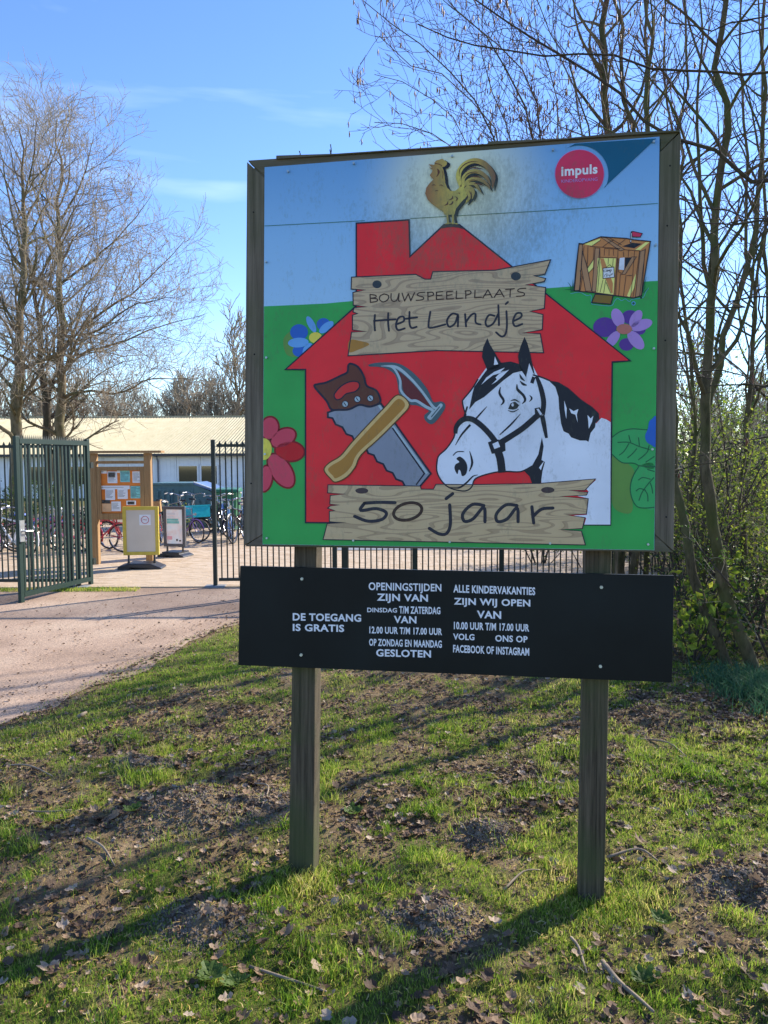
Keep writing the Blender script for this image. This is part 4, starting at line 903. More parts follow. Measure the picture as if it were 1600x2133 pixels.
for st in ([(222, 458), (218, 515), (222, 575)], [(323, 445), (322, 510), (328, 578)], [(215, 503), (300, 496), (378, 492)], [(388, 528), (440, 505), (438, 472), (402, 480), (382, 530), (396, 572), (448, 560)],
           [(484, 435), (484, 520), (500, 556), (538, 548)], [(455, 487), (542, 476)], [(642, 435), (628, 530), (645, 556), (755, 530)], [(850, 455), (805, 450), (768, 500), (785, 548), (828, 522), (852, 458), (850, 545)],
           [(905, 452), (912, 545)], [(912, 512), (948, 462), (982, 450), (986, 515), (1022, 530)], [(1128, 465), (1085, 460), (1060, 510), (1075, 545), (1120, 520), (1155, 450)], [(1157, 385), (1160, 470), (1162, 535)],
           [(1218, 430), (1222, 530), (1212, 600), (1182, 622), (1140, 590)], [(1212, 376), (1230, 360)], [(1272, 505), (1328, 475), (1328, 445), (1292, 450), (1268, 505), (1285, 543), (1338, 527)]):
    p.line(st, 15, 'ink_handwriting', 9.5, CP)
p.build('lettering')
p = Print()
for st in ([(265, 155), (350, 150), (435, 152)], [(265, 155), (243, 195), (330, 185), (386, 208), (362, 245), (285, 255), (210, 228)], [(738, 165), (742, 270), (722, 322), (680, 326), (625, 295)], [(718, 130), (755, 102)],
           [(928, 168), (865, 162), (812, 212), (820, 255), (868, 242), (928, 178), (934, 258)], [(1112, 168), (1050, 165), (998, 215), (1005, 257), (1058, 242), (1112, 180), (1118, 258)], [(1195, 175), (1200, 225), (1205, 265)], [(1205, 225), (1250, 188), (1312, 182)]):
    p.line(st, 18, 'ink_handwriting', 11, CJ)
p.line([(505 + 80 * cos(t) * cos(-.25) - 46 * sin(t) * sin(-.25), 201 + 80 * cos(t) * sin(-.25) + 46 * sin(t) * cos(-.25)) for t in np.arange(12) * pi / 6], 17, 'ink_brown_text', 11, CJ, closed=True)
p.build('lettering')
# horse
p = Print()
horse = [(505, 330), (440, 420), (390, 500), (330, 572), (320, 600), (330, 660), (345, 715), (275, 780), (250, 880), (190, 970), (128, 1032), (115, 1130), (130, 1190), (165, 1240), (215, 1280), (290, 1302), (350, 1300), (392, 1270), (412, 1212), (480, 1180), (590, 1152), (670, 1147), (780, 1150), (870, 1105), (935, 1130), (945, 1245), (1380, 1215), (1300, 1290), (1320, 1310), (1230, 1345), (1320, 1365), (1305, 1495), (1200, 1500), (1300, 1520), (1285, 1572), (1491, 1572), (1494, 760), (1460, 738), (1420, 725), (1380, 770), (1300, 640), (1100, 460), (1000, 430), (920, 400), (885, 330), (850, 250), (780, 300), (620, 290)]
p.fill(horse, 'ink_white', 9, C4)
B = 'ink_black'
p.line([(440, 420), (390, 500), (328, 575), (318, 600), (330, 660), (342, 715), (275, 780), (250, 880), (190, 970), (125, 1034), (113, 1130), (130, 1190), (165, 1240), (215, 1280), (290, 1302), (350, 1303), (392, 1272), (414, 1214), (480, 1182), (590, 1155), (670, 1150), (780, 1152), (870, 1108)], 11, B, 9.6, C4, k=4)
p.line([(880, 385), (950, 405), (1010, 430)], 12, B, 9.6, C4)
for q, s in (([(515, 92), (482, 165), (472, 240), (500, 310), (515, 350), (600, 330), (625, 290), (570, 200), (535, 140)], False), ([(810, 82), (778, 160), (758, 235), (772, 330), (822, 402), (848, 290), (880, 370), (892, 385), (855, 210), (832, 130)], False),
             ([(515, 340), (620, 288), (700, 278), (770, 298), (800, 350), (720, 370), (640, 430), (560, 500), (490, 560), (420, 600), (370, 660), (385, 590), (400, 520), (412, 478), (455, 420), (492, 370)], False),
             ([(1000, 428), (1080, 442), (1160, 490), (1260, 580), (1350, 640), (1400, 690), (1405, 740), (1375, 765), (1370, 800), (1335, 845), (1318, 915), (1300, 905), (1250, 905), (1180, 880), (1160, 850), (1120, 832), (1100, 770), (1085, 650), (1080, 560), (1055, 480)], False),
             ([(948, 880), (962, 950), (945, 1060), (972, 1075), (952, 1150), (940, 1247), (870, 1247), (850, 1190), (808, 1148), (870, 1105), (920, 1015)], False),
             ([(270, 1050), (300, 1033), (342, 1070), (357, 1120), (345, 1172), (315, 1187), (303, 1150), (288, 1138), (277, 1172), (255, 1130), (262, 1095), (292, 1075)], True)):
    p.fill(q, B, 9.9, C4, s)
Wt = 'ink_white'
for q in ([(575, 238), (602, 300), (567, 306)], [(466, 464), (508, 405), (570, 360), (655, 326), (618, 362), (665, 350), (610, 372), (560, 387), (505, 430)], [(548, 462), (590, 420), (580, 405), (610, 375), (688, 343), (640, 392), (590, 436)], [(385, 560), (405, 500), (415, 480), (375, 560)],
          [(1125, 588), (1145, 650), (1142, 735), (1128, 660)], [(1165, 650), (1200, 672), (1238, 655), (1225, 700), (1232, 762), (1214, 700), (1180, 688)], [(1310, 703), (1335, 730), (1357, 708), (1345, 760), (1320, 812), (1316, 750)], [(925, 1120), (965, 1068), (940, 1140)]):
    p.fill(q, Wt, 10.2, C4)
for q, w in (([(262, 850), (272, 790), (325, 738), (390, 735), (460, 780), (530, 850), (580, 915)], [30, 38, 44, 44, 44, 44, 46]), ([(615, 925), (700, 872), (800, 805), (900, 718), (930, 695)], 46), ([(905, 395), (940, 490), (962, 600), (952, 700)], [24, 38, 40, 40]),
             ([(950, 705), (965, 780), (985, 885)], [36, 36, 22]), ([(590, 965), (618, 1050), (632, 1160)], [60, 62, 60]), ([(620, 480), (612, 530), (645, 590), (622, 625)], [4, 18, 18, 5]), ([(750, 458), (755, 500), (800, 545), (815, 585), (790, 615)], [5, 20, 20, 18, 4]),
             ([(850, 545), (868, 570), (848, 598)], [3, 14, 3]), ([(772, 378), (785, 408), (812, 432)], [5, 18, 5]), ([(775, 433), (800, 458), (828, 466)], [5, 20, 6]), ([(885, 400), (868, 450)], 28), ([(512, 635), (462, 690), (420, 738)], [4, 12, 14]), ([(380, 780), (310, 860), (262, 942)], [18, 14, 4]),
             ([(777, 695), (700, 780), (613, 860)], [4, 14, 8]), ([(245, 1022), (275, 995), (325, 993)], 8), ([(375, 990), (395, 1080), (372, 1150)], [5, 18, 6]), ([(215, 1276), (290, 1280), (350, 1240), (400, 1190), (440, 1178)], [4, 14, 14, 10, 4]), ([(355, 640), (330, 720)], 14), ([(700, 590), (735, 582), (770, 602)], [4, 12, 4]), ([(678, 666), (720, 677), (765, 655)], [4, 10, 4])):
    p.line(q, w, B, 10.6, C4, round_=isinstance(w, int) and w < 20)
p.fill([(520, 920), (580, 895), (655, 905), (660, 985), (620, 1005), (550, 1010)], B, 10.9, C4); p.fill([(555, 932), (600, 912), (617, 955), (572, 973)], Wt, 11.2, C4)
p.fill([(890, 650), (930, 640), (955, 690), (930, 725), (895, 710)], B, 10.9, C4); p.fill([(905, 655), (922, 652), (950, 695), (935, 705)], Wt, 11.2, C4)
p.fill([(680, 655), (700, 610), (735, 596), (768, 625), (750, 652), (720, 660)], B, 10.9, C4); p.ell(716, 622, 10, 13, Wt, 11.3, C4)
p.build('horse_print')

# ------------------------------------------------------------------ black board with opening hours
bb = slab('opening_hours_board', [(500, 1179), (1404.5, 1199), (1400, 1421.7), (496, 1385.5)], -.018, .018, 'board_black', .0015)
K6, K7 = (480, 1150, 3.3333), (900, 1150, 2.963)
for x, y in ((628.5, 1206), (627, 1364.5), (1253, 1223.5), (1251, 1388.5)):
    u, v = SP(x, y, -.01); ring = [(u + .0065 * cos(a), v + .0065 * sin(a)) for a in np.arange(6) * pi / 3]
    MB().prism(ring, YF(-.010), YF(-.0185)).build('bolt', 'screw_cream', bb)
wL = -.0174
def LN(t, x0, x1, yl0, yl1, yr0, yr1, crop, bold=.022):
    text_print(t, [(x0, yl0), (x1, yr0), (x1, yr1), (x0, yl1)], 'letter_white', wL, crop, bb, bold=bold)
LN('OPENINGSTIJDEN', 960, 1465, 208, 262, 220, 272, K6); LN('ZIJN VAN', 1018, 1372, 286, 335, 294, 343, K6, .03)
LN('DINSDAG', 950, 1157, 385, 416, 388, 419, K6); LN('T/M ZATERDAG', 1172, 1458, 374, 424, 381, 430, K6, .03)
LN('VAN', 1135, 1292, 441, 490, 445, 494, K6, .03); LN('12.00 UUR T/M 17.00 UUR', 965, 1470, 515, 562, 528, 575, K6, .03)
LN('OP ZONDAG EN MAANDAG', 963, 1468, 600, 648, 613, 663, K6, .03); LN('GESLOTEN', 1012, 1393, 672, 722, 682, 731, K6, .03)
LN('DE TOEGANG', 433, 908, 422, 473, 431, 482, K6, .03); LN('IS GRATIS', 433, 790, 497, 545, 504, 553, K6, .03)
LN('ALLE KINDERVAKANTIES', 132, 637, 200, 247, 217, 264, K7, .03); LN('ZIJN WIJ OPEN', 135, 607, 281, 322, 293, 335, K7, .03)
LN('VAN', 277, 427, 360, 405, 364, 411, K7, .03); LN('10.00 UUR T/M 17.00 UUR', 135, 600, 429, 474, 444, 489, K7, .03)
LN('VOLG', 130, 262, 501, 539, 506, 543, K7, .03); LN('ONS OP', 390, 590, 511, 550, 518, 557, K7, .03)
LN('FACEBOOK OF INSTAGRAM', 130, 600, 571, 617, 591, 638, K7, .03)
# ================================================================== PROPS IN THE YARD
simple('yellow_paint', (.56, .42, .055), .45, var=.1); simple('poster_grey', (.60, .53, .44), .4, var=.06, scale=3); simple('paper', (.75, .76, .78), .6, var=.04)
simple('paper_aqua', (.20, .52, .50), .6, var=.25, scale=9); simple('orange_card', (.70, .20, .025), .6, var=.08); simple('paper_peach', (.70, .42, .22), .6); simple('rubber_black', (.02, .02, .024), .45, var=.3, scale=12, spec=.5)
simple('stand_grey', (.07, .07, .085), .35, spec=.6); simple('pink_print', (.75, .35, .38), .5, var=.3, scale=6); simple('ring_red', (.5, .08, .10), .5); simple('photo_dark', (.06, .055, .05), .5, var=.8, scale=25)
m, nt, b = new_mat('poster_art'); t_ = nt.nodes.new('ShaderNodeTexCoord'); n_ = nt.nodes.new('ShaderNodeTexNoise'); n_.inputs['Scale'].default_value = 5; n_.inputs['Detail'].default_value = 2; nt.links.new(t_.outputs['Object'], n_.inputs['Vector'])
r_ = ramp(nt, [(.3, (.72, .84, .90)), (.45, (.88, .90, .92)), (.6, (.86, .76, .74)), (.75, (.62, .72, .84))]); nt.links.new(n_.outputs['Fac'], r_.inputs[0]); nt.links.new(r_.outputs[0], b.inputs['Base Color']); b.inputs['Roughness'].default_value = .3

# noticeboard on two posts
g0 = G(195, 1178); NY = g0[1]
nx = lambda p: AT(p, 963, NY)[0] - AT(195, 963, NY)[0]
nz = lambda q: AT(250, q, NY)[2]
nb = thing('noticeboard', 'wooden noticeboard cabinet with orange backing and pinned papers on two posts', 'noticeboard', (AT(195, 963, NY)[0], NY, 0))
hw = .055
MB().span((-hw, -.05, -.1), (hw, .06, nz(944))).build('post', 'notice_wood', nb, bevel=.004)
MB().span((nx(308) - hw, -.05, -.1), (nx(308) + hw, .06, nz(944))).build('post', 'notice_wood', nb, bevel=.004)
MB().span((-.1, -.12, nz(944) + .003), (nx(340), .10, nz(939))).build('roof_board', 'notice_wood', nb)
MB().span((hw + .002, -.03, nz(966)), (nx(308) - hw - .002, .03, nz(960))).build('rail', 'notice_wood', nb)
x0, x1 = hw + .004, nx(308) - hw - .004; za, zb = nz(1082), nz(972)
cab = MB().span((x0, .0, za), (x1, .05, zb)).build('cabinet', 'notice_wood', nb)
fr_ = MB(); t = .065
fr_.span((x0, -.045, za), (x0 + t, -.002, zb)); fr_.span((x1 - t, -.045, za), (x1, -.002, zb)); fr_.span((x0 + t + .001, -.045, zb - t), (x1 - t - .001, -.002, zb)); fr_.span((x0 + t + .001, -.045, za), (x1 - t - .001, -.002, za + .10))
fr_.build('door_frame', 'notice_wood', nb)
MB().span((x0 + t, -.006, za + .10), (x1 - t, -.001, zb - t)).build('orange_backing', 'orange_card', cab)
# papers, positions read from the photograph (crop 180,900, x4.706)
for i, (a, c, e, f, mt) in enumerate([(205, 385, 300, 500, 'paper'), (128, 372, 200, 405, 'paper'), (330, 378, 425, 490, 'paper_aqua'), (450, 385, 540, 498, 'paper'), (300, 372, 330, 400, 'paper'),
                          (128, 525, 420, 560, 'paper'), (180, 560, 275, 665, 'paper'), (300, 560, 400, 655, 'paper'), (428, 530, 525, 650, 'paper_aqua'), (128, 700, 235, 780, 'paper_peach'), (238, 680, 330, 775, 'paper'), (128, 665, 225, 698, 'photo_dark'), (385, 672, 480, 715, 'paper'), (400, 680, 465, 710, 'photo_dark'), (215, 395, 280, 440, 'photo_dark')]):
    xa, xb = nx(180 + a / 4.706), nx(180 + e / 4.706); z1_, z0_ = nz(900 + c / 4.706), nz(900 + f / 4.706); yy = -.0075 - .0008 * i
    MB().span((xa, yy, z0_), (xb, yy + .0005, z1_)).build('paper', mt, cab)
    if mt in ('paper', 'paper_aqua') and xb - xa > .08:
        ln = MB(); q = z1_ - .03; rr_ = random.Random(i)
        while q > z0_ + .02: ln.span((xa + .012, yy - .0008, q), (xa + .012 + (xb - xa - .024) * rr_.uniform(.5, 1), yy - .0001, q + .006)); q -= .019
        ln.build('printed_lines', 'photo_dark', cab)['kind'] = 'stuff'

def poster_stand(pxs, pyt, pyb, base_px, frame, label, art):
    y = G(*base_px)[1]; xl, xr = AT(pxs[0], 963, y)[0], AT(pxs[1], 963, y)[0]; zt, zb = AT(300, pyt, y)[2], AT(300, pyb, y)[2]
    w = xr - xl; t = thing('poster_stand', label, 'poster stand', ((xl + xr) / 2, y, 0), radians(4 if frame == 'yellow_paint' else -14))
    h = zt - zb; q = .055
    f = MB().span((-w / 2, -.025, zb), (-w / 2 + q, .025, zt)).span((w / 2 - q, -.025, zb), (w / 2, .025, zt)).span((-w / 2 + q, -.025, zb), (w / 2 - q, .025, zb + q)).span((-w / 2 + q, -.025, zt - q), (w / 2 - q, .025, zt)).build('frame', frame, t, bevel=.004)
    p = MB().span((-w / 2 + q, -.012, zb + q), (w / 2 - q, .012, zt - q)).build('poster', art, t)
    for s in (-1, 1):
        MB().tube([(s * w * .36, 0, zb + .02), (s * w * .36, 0, zb - .03), (s * w * .36, .0, .085)], [.02, .016, .024], 8).build('leg', 'rubber_black', t)
    bw = w * .62
    prof = [(-bw, 0.0), (-bw + .02, .075), (-bw + .12, .095), (-.18, .115), (.18, .115), (bw - .1, .085), (bw, .045), (bw, .0), (bw - .12, .0), (bw - .22, .03), (-bw * .35, .045), (-bw * .5, 0)]
    MB().prism(prof, -.20, .20, 'Y').build('base', 'rubber_black', t, bevel=.02)
    return t, p, w, zb, zt, q
t, p, w, zb, zt, q = poster_stand((253.5, 327), 1055, 1156, (290, 1186), 'yellow_paint', 'yellow framed poster stand with plain grey sheet and small ring sign on black rubber base', 'poster_grey')
pc = MB().span((-.02, -.0145, zt - .30), (.16, -.0125, zt - .13)).build('paper', 'paper', p)
ring = MB().tube([(.07 + .058 * cos(a), -.0165, zt - .215 + .058 * sin(a)) for a in np.linspace(0, 2 * pi, 24)], .005, 5).tube([(.04, -.0165, zt - .21), (.055, -.0165, zt - .205), (.07, -.0165, zt - .215), (.10, -.0165, zt - .215)], .004, 5).build('ring_symbol', 'ring_red', p)
t, p, w, zb, zt, q = poster_stand((336, 386), 1055, 1139, (362, 1161), 'stand_grey', 'dark framed poster stand with pale blue and pink poster standing behind the yellow one', 'poster_art')
for a, c, e, f, mt in ((.08, .10, .55, .16, 'paper'), (.08, .20, .45, .25, 'paper'), (.05, .27, .75, .33, 'paper_aqua'), (.05, .34, .8, .41, 'paper_aqua'), (.05, .78, .35, .88, 'pink_print'), (.6, .86, .7, .92, 'photo_dark'), (.78, .89, .9, .93, 'photo_dark')):
    W_ = w - 2 * q; H_2 = zt - zb - 2 * q
    MB().span((-w / 2 + q + a * W_, -.0155, zt - q - f * H_2), (-w / 2 + q + e * W_, -.0130, zt - q - c * H_2)).build('printed_block', mt, p)

# bicycles
BCOL = {'red': (.42, .02, .03), 'black': (.015, .015, .018), 'blue': (.03, .09, .32), 'pink': (.45, .16, .32), 'light_blue': (.18, .35, .62), 'white': (.65, .65, .68), 'purple': (.18, .09, .32), 'grey': (.16, .17, .19), 'green': (.03, .16, .07)}
for k, v in BCOL.items(): simple('bike_' + k, v, .3, var=.05, spec=.6)
simple('tyre', (.03, .03, .032), .8); simple('chrome', (.5, .5, .52), .25, metal=.9); simple('saddle_black', (.02, .02, .02), .6); simple('crate_teal', (.01, .42, .48), .4, var=.1)
simple('saddle_blue', (.03, .10, .45), .5); simple('brown_leather', (.18, .07, .03), .6); simple('grip_pale', (.5, .45, .4), .6); simple('basket_wicker', (.35, .2, .08), .8)
ringp = lambda r, n, x, y, z: [(x + r * cos(a), y, z + r * sin(a)) for a in np.linspace(0, 2 * pi, n)]
def bicycle(colour, label, loc, rz, s=.8, lean=.08, crate=None, saddle='saddle_black'):
    t = thing('bicycle', label, 'bicycle', loc, rz, 'bicycles parked in the yard'); t.scale = (s, s, s); t.rotation_euler = (lean, 0, rz)
    R_ = .33; wx = .52; c = 'bike_' + colour
    for sx in (-1, 1):
        wh = MB().tube(ringp(R_ - .03, 25, sx * wx, 0, R_), .010, 5, False).tube([(sx * wx, -.035, R_), (sx * wx, .035, R_)], .022, 8).build('wheel', 'chrome', t)
        MB().tube(ringp(R_ - .008, 29, sx * wx, 0, R_), .019, 6, False).build('tyre', 'tyre', wh, smooth=True)
        sp_ = MB()
        for k in range(14):
            a = k * 2 * pi / 14; sp_.tube([(sx * wx, .02 * (-1) ** k, R_), (sx * wx + (R_ - .035) * cos(a), 0, R_ + (R_ - .035) * sin(a))], .003, 3, False)
        sp_.build('spokes', 'chrome', wh)
        MB().tube([(sx * wx + (R_ + .03) * cos(a), 0, R_ + (R_ + .03) * sin(a)) for a in np.linspace(radians(15 if sx > 0 else -15), radians(165 if sx > 0 else 195), 12)], .018, 5).build('mudguard', c, t)
    f = MB(); bbk = (-.08, 0, .28); st = (-.22, 0, .72); hd = (.34, 0, .80); hb = (.37, 0, .66)
    for a, b_, r in ((bbk, st, .018), (bbk, hb, .020), (st, hd, .017), (hd, hb, .02)): f.tube([a, b_], r, 8)
    for y in (-.05, .05): f.tube([bbk, (-wx, y, R_)], .010, 6).tube([(-.2, 0, .66), (-wx, y, R_)], .009, 6)
    f.build('frame', c, t)
    fk = MB()
    for y in (-.05, .05): fk.tube([(.375, y * .6, .66), (.42, y, .5), (wx, y, R_)], .011, 6)
    fk.build('fork', c, t)
    MB().tube([(.345, 0, .80), (.325, 0, .98)], .013, 6).tube([(.18, -.29, 1.02), (.30, -.2, 1.04), (.34, 0, .99), (.30, .2, 1.04), (.18, .29, 1.02)], .012, 6).build('handlebar', 'chrome', t)
    for y in (-.29, .29): MB().tube([(.12, y * 1.02, 1.01), (.22, y * .98, 1.03)], .018, 6).build('grip', 'grip_pale', t)
    MB().tube([(-.22, 0, .70), (-.25, 0, .84)], .012, 6).build('seat_post', 'chrome', t)
    MB().add([(-.40, -.09, .87), (-.40, .09, .87), (-.22, .07, .86), (-.08, .02, .86), (-.08, -.02, .86), (-.22, -.07, .86), (-.38, -.08, .92), (-.38, .08, .92), (-.22, .05, .895), (-.09, .015, .89), (-.09, -.015, .89), (-.22, -.05, .895)],
             [(5, 4, 3, 2, 1, 0), (6, 7, 8, 9, 10, 11), (0, 1, 7, 6), (1, 2, 8, 7), (2, 3, 9, 8), (3, 4, 10, 9), (4, 5, 11, 10), (5, 0, 6, 11)]).build('saddle', saddle, t, bevel=.01)
    MB().tube(ringp(.09, 17, bbk[0], .04, bbk[2]), .006, 5, False).tube([(bbk[0], .05, bbk[2]), (bbk[0] + .1, .08, bbk[2] - .13)], .01, 5).tube([(bbk[0], -.05, bbk[2]), (bbk[0] - .1, -.08, bbk[2] + .13)], .01, 5).build('crank', 'chrome', t)
    MB().tube([(-.28, .05, .72), (-.78, .05, .70)], .007, 4).tube([(-.28, -.05, .72), (-.78, -.05, .70)], .007, 4).tube([(-wx, .06, R_), (-.70, .05, .70)], .006, 4).tube([(-wx, -.06, R_), (-.70, -.05, .70)], .006, 4).build('luggage_rack', 'bike_black', t)
    MB().tube([(.43, 0, .84), (.50, 0, .84)], [.035, .045], 8).build('headlight', 'chrome', t)
    MB().box((-.80, 0, .66), (.03, .07, .05)).build('rear_light', 'ring_red', t)
    if crate:
        x = .56 if crate != 'basket_wicker' else .5
        q = MB(); a, b_, h = (.27, .24, .32) if crate == 'crate_teal' else (.2, .16, .25); zb_ = .70 if crate == 'crate_teal' else .82
        q.span((x - a, -b_, zb_), (x + a, b_, zb_ + .015))
        for (p0, p1) in (((x - a, -b_), (x + a, -b_ + .015)), ((x - a, b_ - .015), (x + a, b_)), ((x - a, -b_ + .015), (x - a + .015, b_ - .015)), ((x + a - .015, -b_ + .015), (x + a, b_ - .015))):
            q.span((p0[0], p0[1], zb_ + .015), (p1[0], p1[1], zb_ + h))
        q.span((x - a - .015, -b_ - .015, zb_ + h), (x + a + .015, -b_ - .0005, zb_ + h + .03)).span((x - a - .015, b_ + .0005, zb_ + h), (x + a + .015, b_ + .015, zb_ + h + .03))
        q.build('crate' if crate == 'crate_teal' else 'basket', crate, t)
    return t
def bat(px, py): g = G(px, py); return (g[0], g[1], .03)
bicycle('red', 'red bicycle parked under the noticeboard with its front wheel towards the yellow stand', bat(213, 1152), radians(-8), .80)
bicycle('red', 'second red bicycle half hidden by the yellow poster stand', bat(262, 1148), radians(-25), .82, saddle='brown_leather')
bicycle('red', 'red and cream bicycle seen between the two poster stands', bat(333, 1137), radians(-78), .85, crate='basket_wicker')
bicycle('purple', 'small purple bicycle with pale wheels just right of the dark poster stand', bat(392, 1131), radians(-42), .72, saddle='saddle_blue')
bicycle('black', 'black bicycle carrying a bright teal crate', bat(452, 1128), radians(-140), .74, crate='crate_teal')
bicycle('grey', 'grey bicycle with upturned handlebar in front of the green bin shed', bat(398, 1108), radians(100), .9)
bicycle('black', 'dark bicycle leaning at the green bin shed behind the dark poster stand', bat(350, 1112), radians(60), .9)
bicycle('light_blue', 'light blue bicycle nearest the right gate post', bat(482, 1129), radians(-75), .88)
bicycle('black', 'black bicycle seen through the bars right of the light blue one', bat(503, 1130), radians(-100), .9)
bicycle('blue', 'dark blue bicycle in the row behind the light blue one', bat(470, 1112), radians(-82), .9)
bicycle('green', 'green bicycle at the back of the row behind the right gate post', bat(491, 1106), radians(-95), .9)
bicycle('white', 'white bicycle with blue saddle behind the fence left of the gate leaf', bat(22, 1160), radians(152), .85, saddle='saddle_blue')
bicycle('grey', 'grey bicycle lying close to the fence at the left edge', bat(-12, 1150), radians(35), .85)
bicycle('pink', 'pink bicycle seen through the bars of the open gate leaf', bat(85, 1150), radians(20), .8)
bicycle('red', 'dark red bicycle seen through the far end of the open gate leaf', bat(150, 1150), radians(160), .82)
bicycle('blue', 'blue bicycle parked behind the gate leaf by the hedge', bat(115, 1135), radians(75), .85)
bicycle('black', 'black bicycle with chrome wheels squeezed behind the teal crate bicycle', bat(452, 1112), radians(-60), .9)
bicycle('light_blue', 'pale blue bicycle at the right end of the row behind the frame board', bat(516, 1128), radians(-70), .9)
bicycle('grey', 'grey bicycle half hidden behind the left part of the bin shed row', bat(374, 1110), radians(110), .88)
wb = thing('wheelie_bin', 'green wheeled bin against the white building wall right of the windows', 'bin', (AT(474, 963, 19)[0], 19.0, 0))
MB().add([(-.22, -.25, .06), (.22, -.25, .06), (.22, .25, .06), (-.22, .25, .06), (-.28, -.32, 1.0), (.28, -.32, 1.0), (.28, .32, 1.0), (-.28, .32, 1.0)], [(0, 3, 2, 1), (4, 5, 6, 7), (0, 1, 5, 4), (1, 2, 6, 5), (2, 3, 7, 6), (3, 0, 4, 7)]).build('body', 'bike_green', wb, bevel=.02)
MB().add([(-.3, -.35, 1.003), (.3, -.35, 1.003), (.3, .36, 1.003), (-.3, .36, 1.003), (-.28, -.3, 1.06), (.28, -.3, 1.06), (.28, .3, 1.09), (-.28, .3, 1.09)], [(0, 3, 2, 1), (4, 5, 6, 7), (0, 1, 5, 4), (1, 2, 6, 5), (2, 3, 7, 6), (3, 0, 4, 7)]).build('lid', 'bike_green', wb)
for s in (-1, 1): MB().tube([(s * .2, .3, .09), (s * .25, .3, .09)], .09, 12).build('wheel', 'tyre', wb)
# ================================================================== TREES, SHRUBS
rng = np.random.RandomState(11)
def bark(name, c1, c2, moss=0.0, sc=1.0):
    m, nt, b = new_mat(name); t = nt.nodes.new('ShaderNodeTexCoord')
    mpn = nt.nodes.new('ShaderNodeMapping'); mpn.inputs['Scale'].default_value = (9 * sc, 9 * sc, 3 * sc); nt.links.new(t.outputs['Object'], mpn.inputs[0])
    n = nt.nodes.new('ShaderNodeTexNoise'); n.inputs['Scale'].default_value = 2; n.inputs['Detail'].default_value = 7; n.inputs['Roughness'].default_value = .7; nt.links.new(mpn.outputs[0], n.inputs['Vector'])
    r = ramp(nt, [(.3, c1), (.7, c2)]); nt.links.new(n.outputs['Fac'], r.inputs[0])
    n2 = nt.nodes.new('ShaderNodeTexNoise'); n2.inputs['Scale'].default_value = 1.7; n2.inputs['Detail'].default_value = 4; nt.links.new(t.outputs['Object'], n2.inputs['Vector'])
    mr = nt.nodes.new('ShaderNodeMapRange'); mr.inputs['From Min'].default_value = .42; mr.inputs['From Max'].default_value = .62; mr.inputs['To Max'].default_value = moss; nt.links.new(n2.outputs['Fac'], mr.inputs['Value'])
    mx = nt.nodes.new('ShaderNodeMix'); mx.data_type = 'RGBA'; mx.inputs['B'].default_value = (.075, .09, .025, 1); nt.links.new(r.outputs[0], mx.inputs['A']); nt.links.new(mr.outputs[0], mx.inputs['Factor'])
    nt.links.new(mx.outputs['Result'], b.inputs['Base Color']); b.inputs['Roughness'].default_value = .95; b.inputs['Specular IOR Level'].default_value = .15
    bp = nt.nodes.new('ShaderNodeBump'); bp.inputs['Strength'].default_value = .7; bp.inputs['Distance'].default_value = .02; nt.links.new(n.outputs['Fac'], bp.inputs['Height']); nt.links.new(bp.outputs[0], b.inputs['Normal'])
bark('bark_alder', (.10, .075, .05), (.26, .20, .13), .5)
bark('bark_dark', (.028, .022, .018), (.085, .065, .05), .25)
bark('bark_mossy', (.035, .03, .018), (.17, .135, .08), .75)
simple('twig_tan', (.34, .275, .195), .9, var=.3, scale=3); simple('twig_red', (.11, .062, .05), .9, var=.3, scale=3); simple('twig_dark', (.06, .045, .038), .9, var=.3, scale=3)
simple('twig_grey', (.33, .27, .19), .9, var=.3, scale=1.5); simple('twig_green', (.34, .34, .14), .9, var=.3, scale=1.5)
leaf_mat('leaf_spring', [(0, (.09, .15, .02)), (.5, (.20, .27, .03)), (1, (.36, .38, .05))], .5)
leaf_mat('leaf_green', [(0, (.03, .07, .015)), (.6, (.07, .13, .025)), (1, (.14, .20, .04))], .45)
leaf_mat('leaf_ivy', [(0, (.012, .03, .010)), (.7, (.03, .065, .018)), (1, (.08, .13, .03))], .25, .35)
leaf_mat('catkin', [(0, (.10, .035, .03)), (.5, (.20, .09, .045)), (1, (.34, .20, .09))], .2)

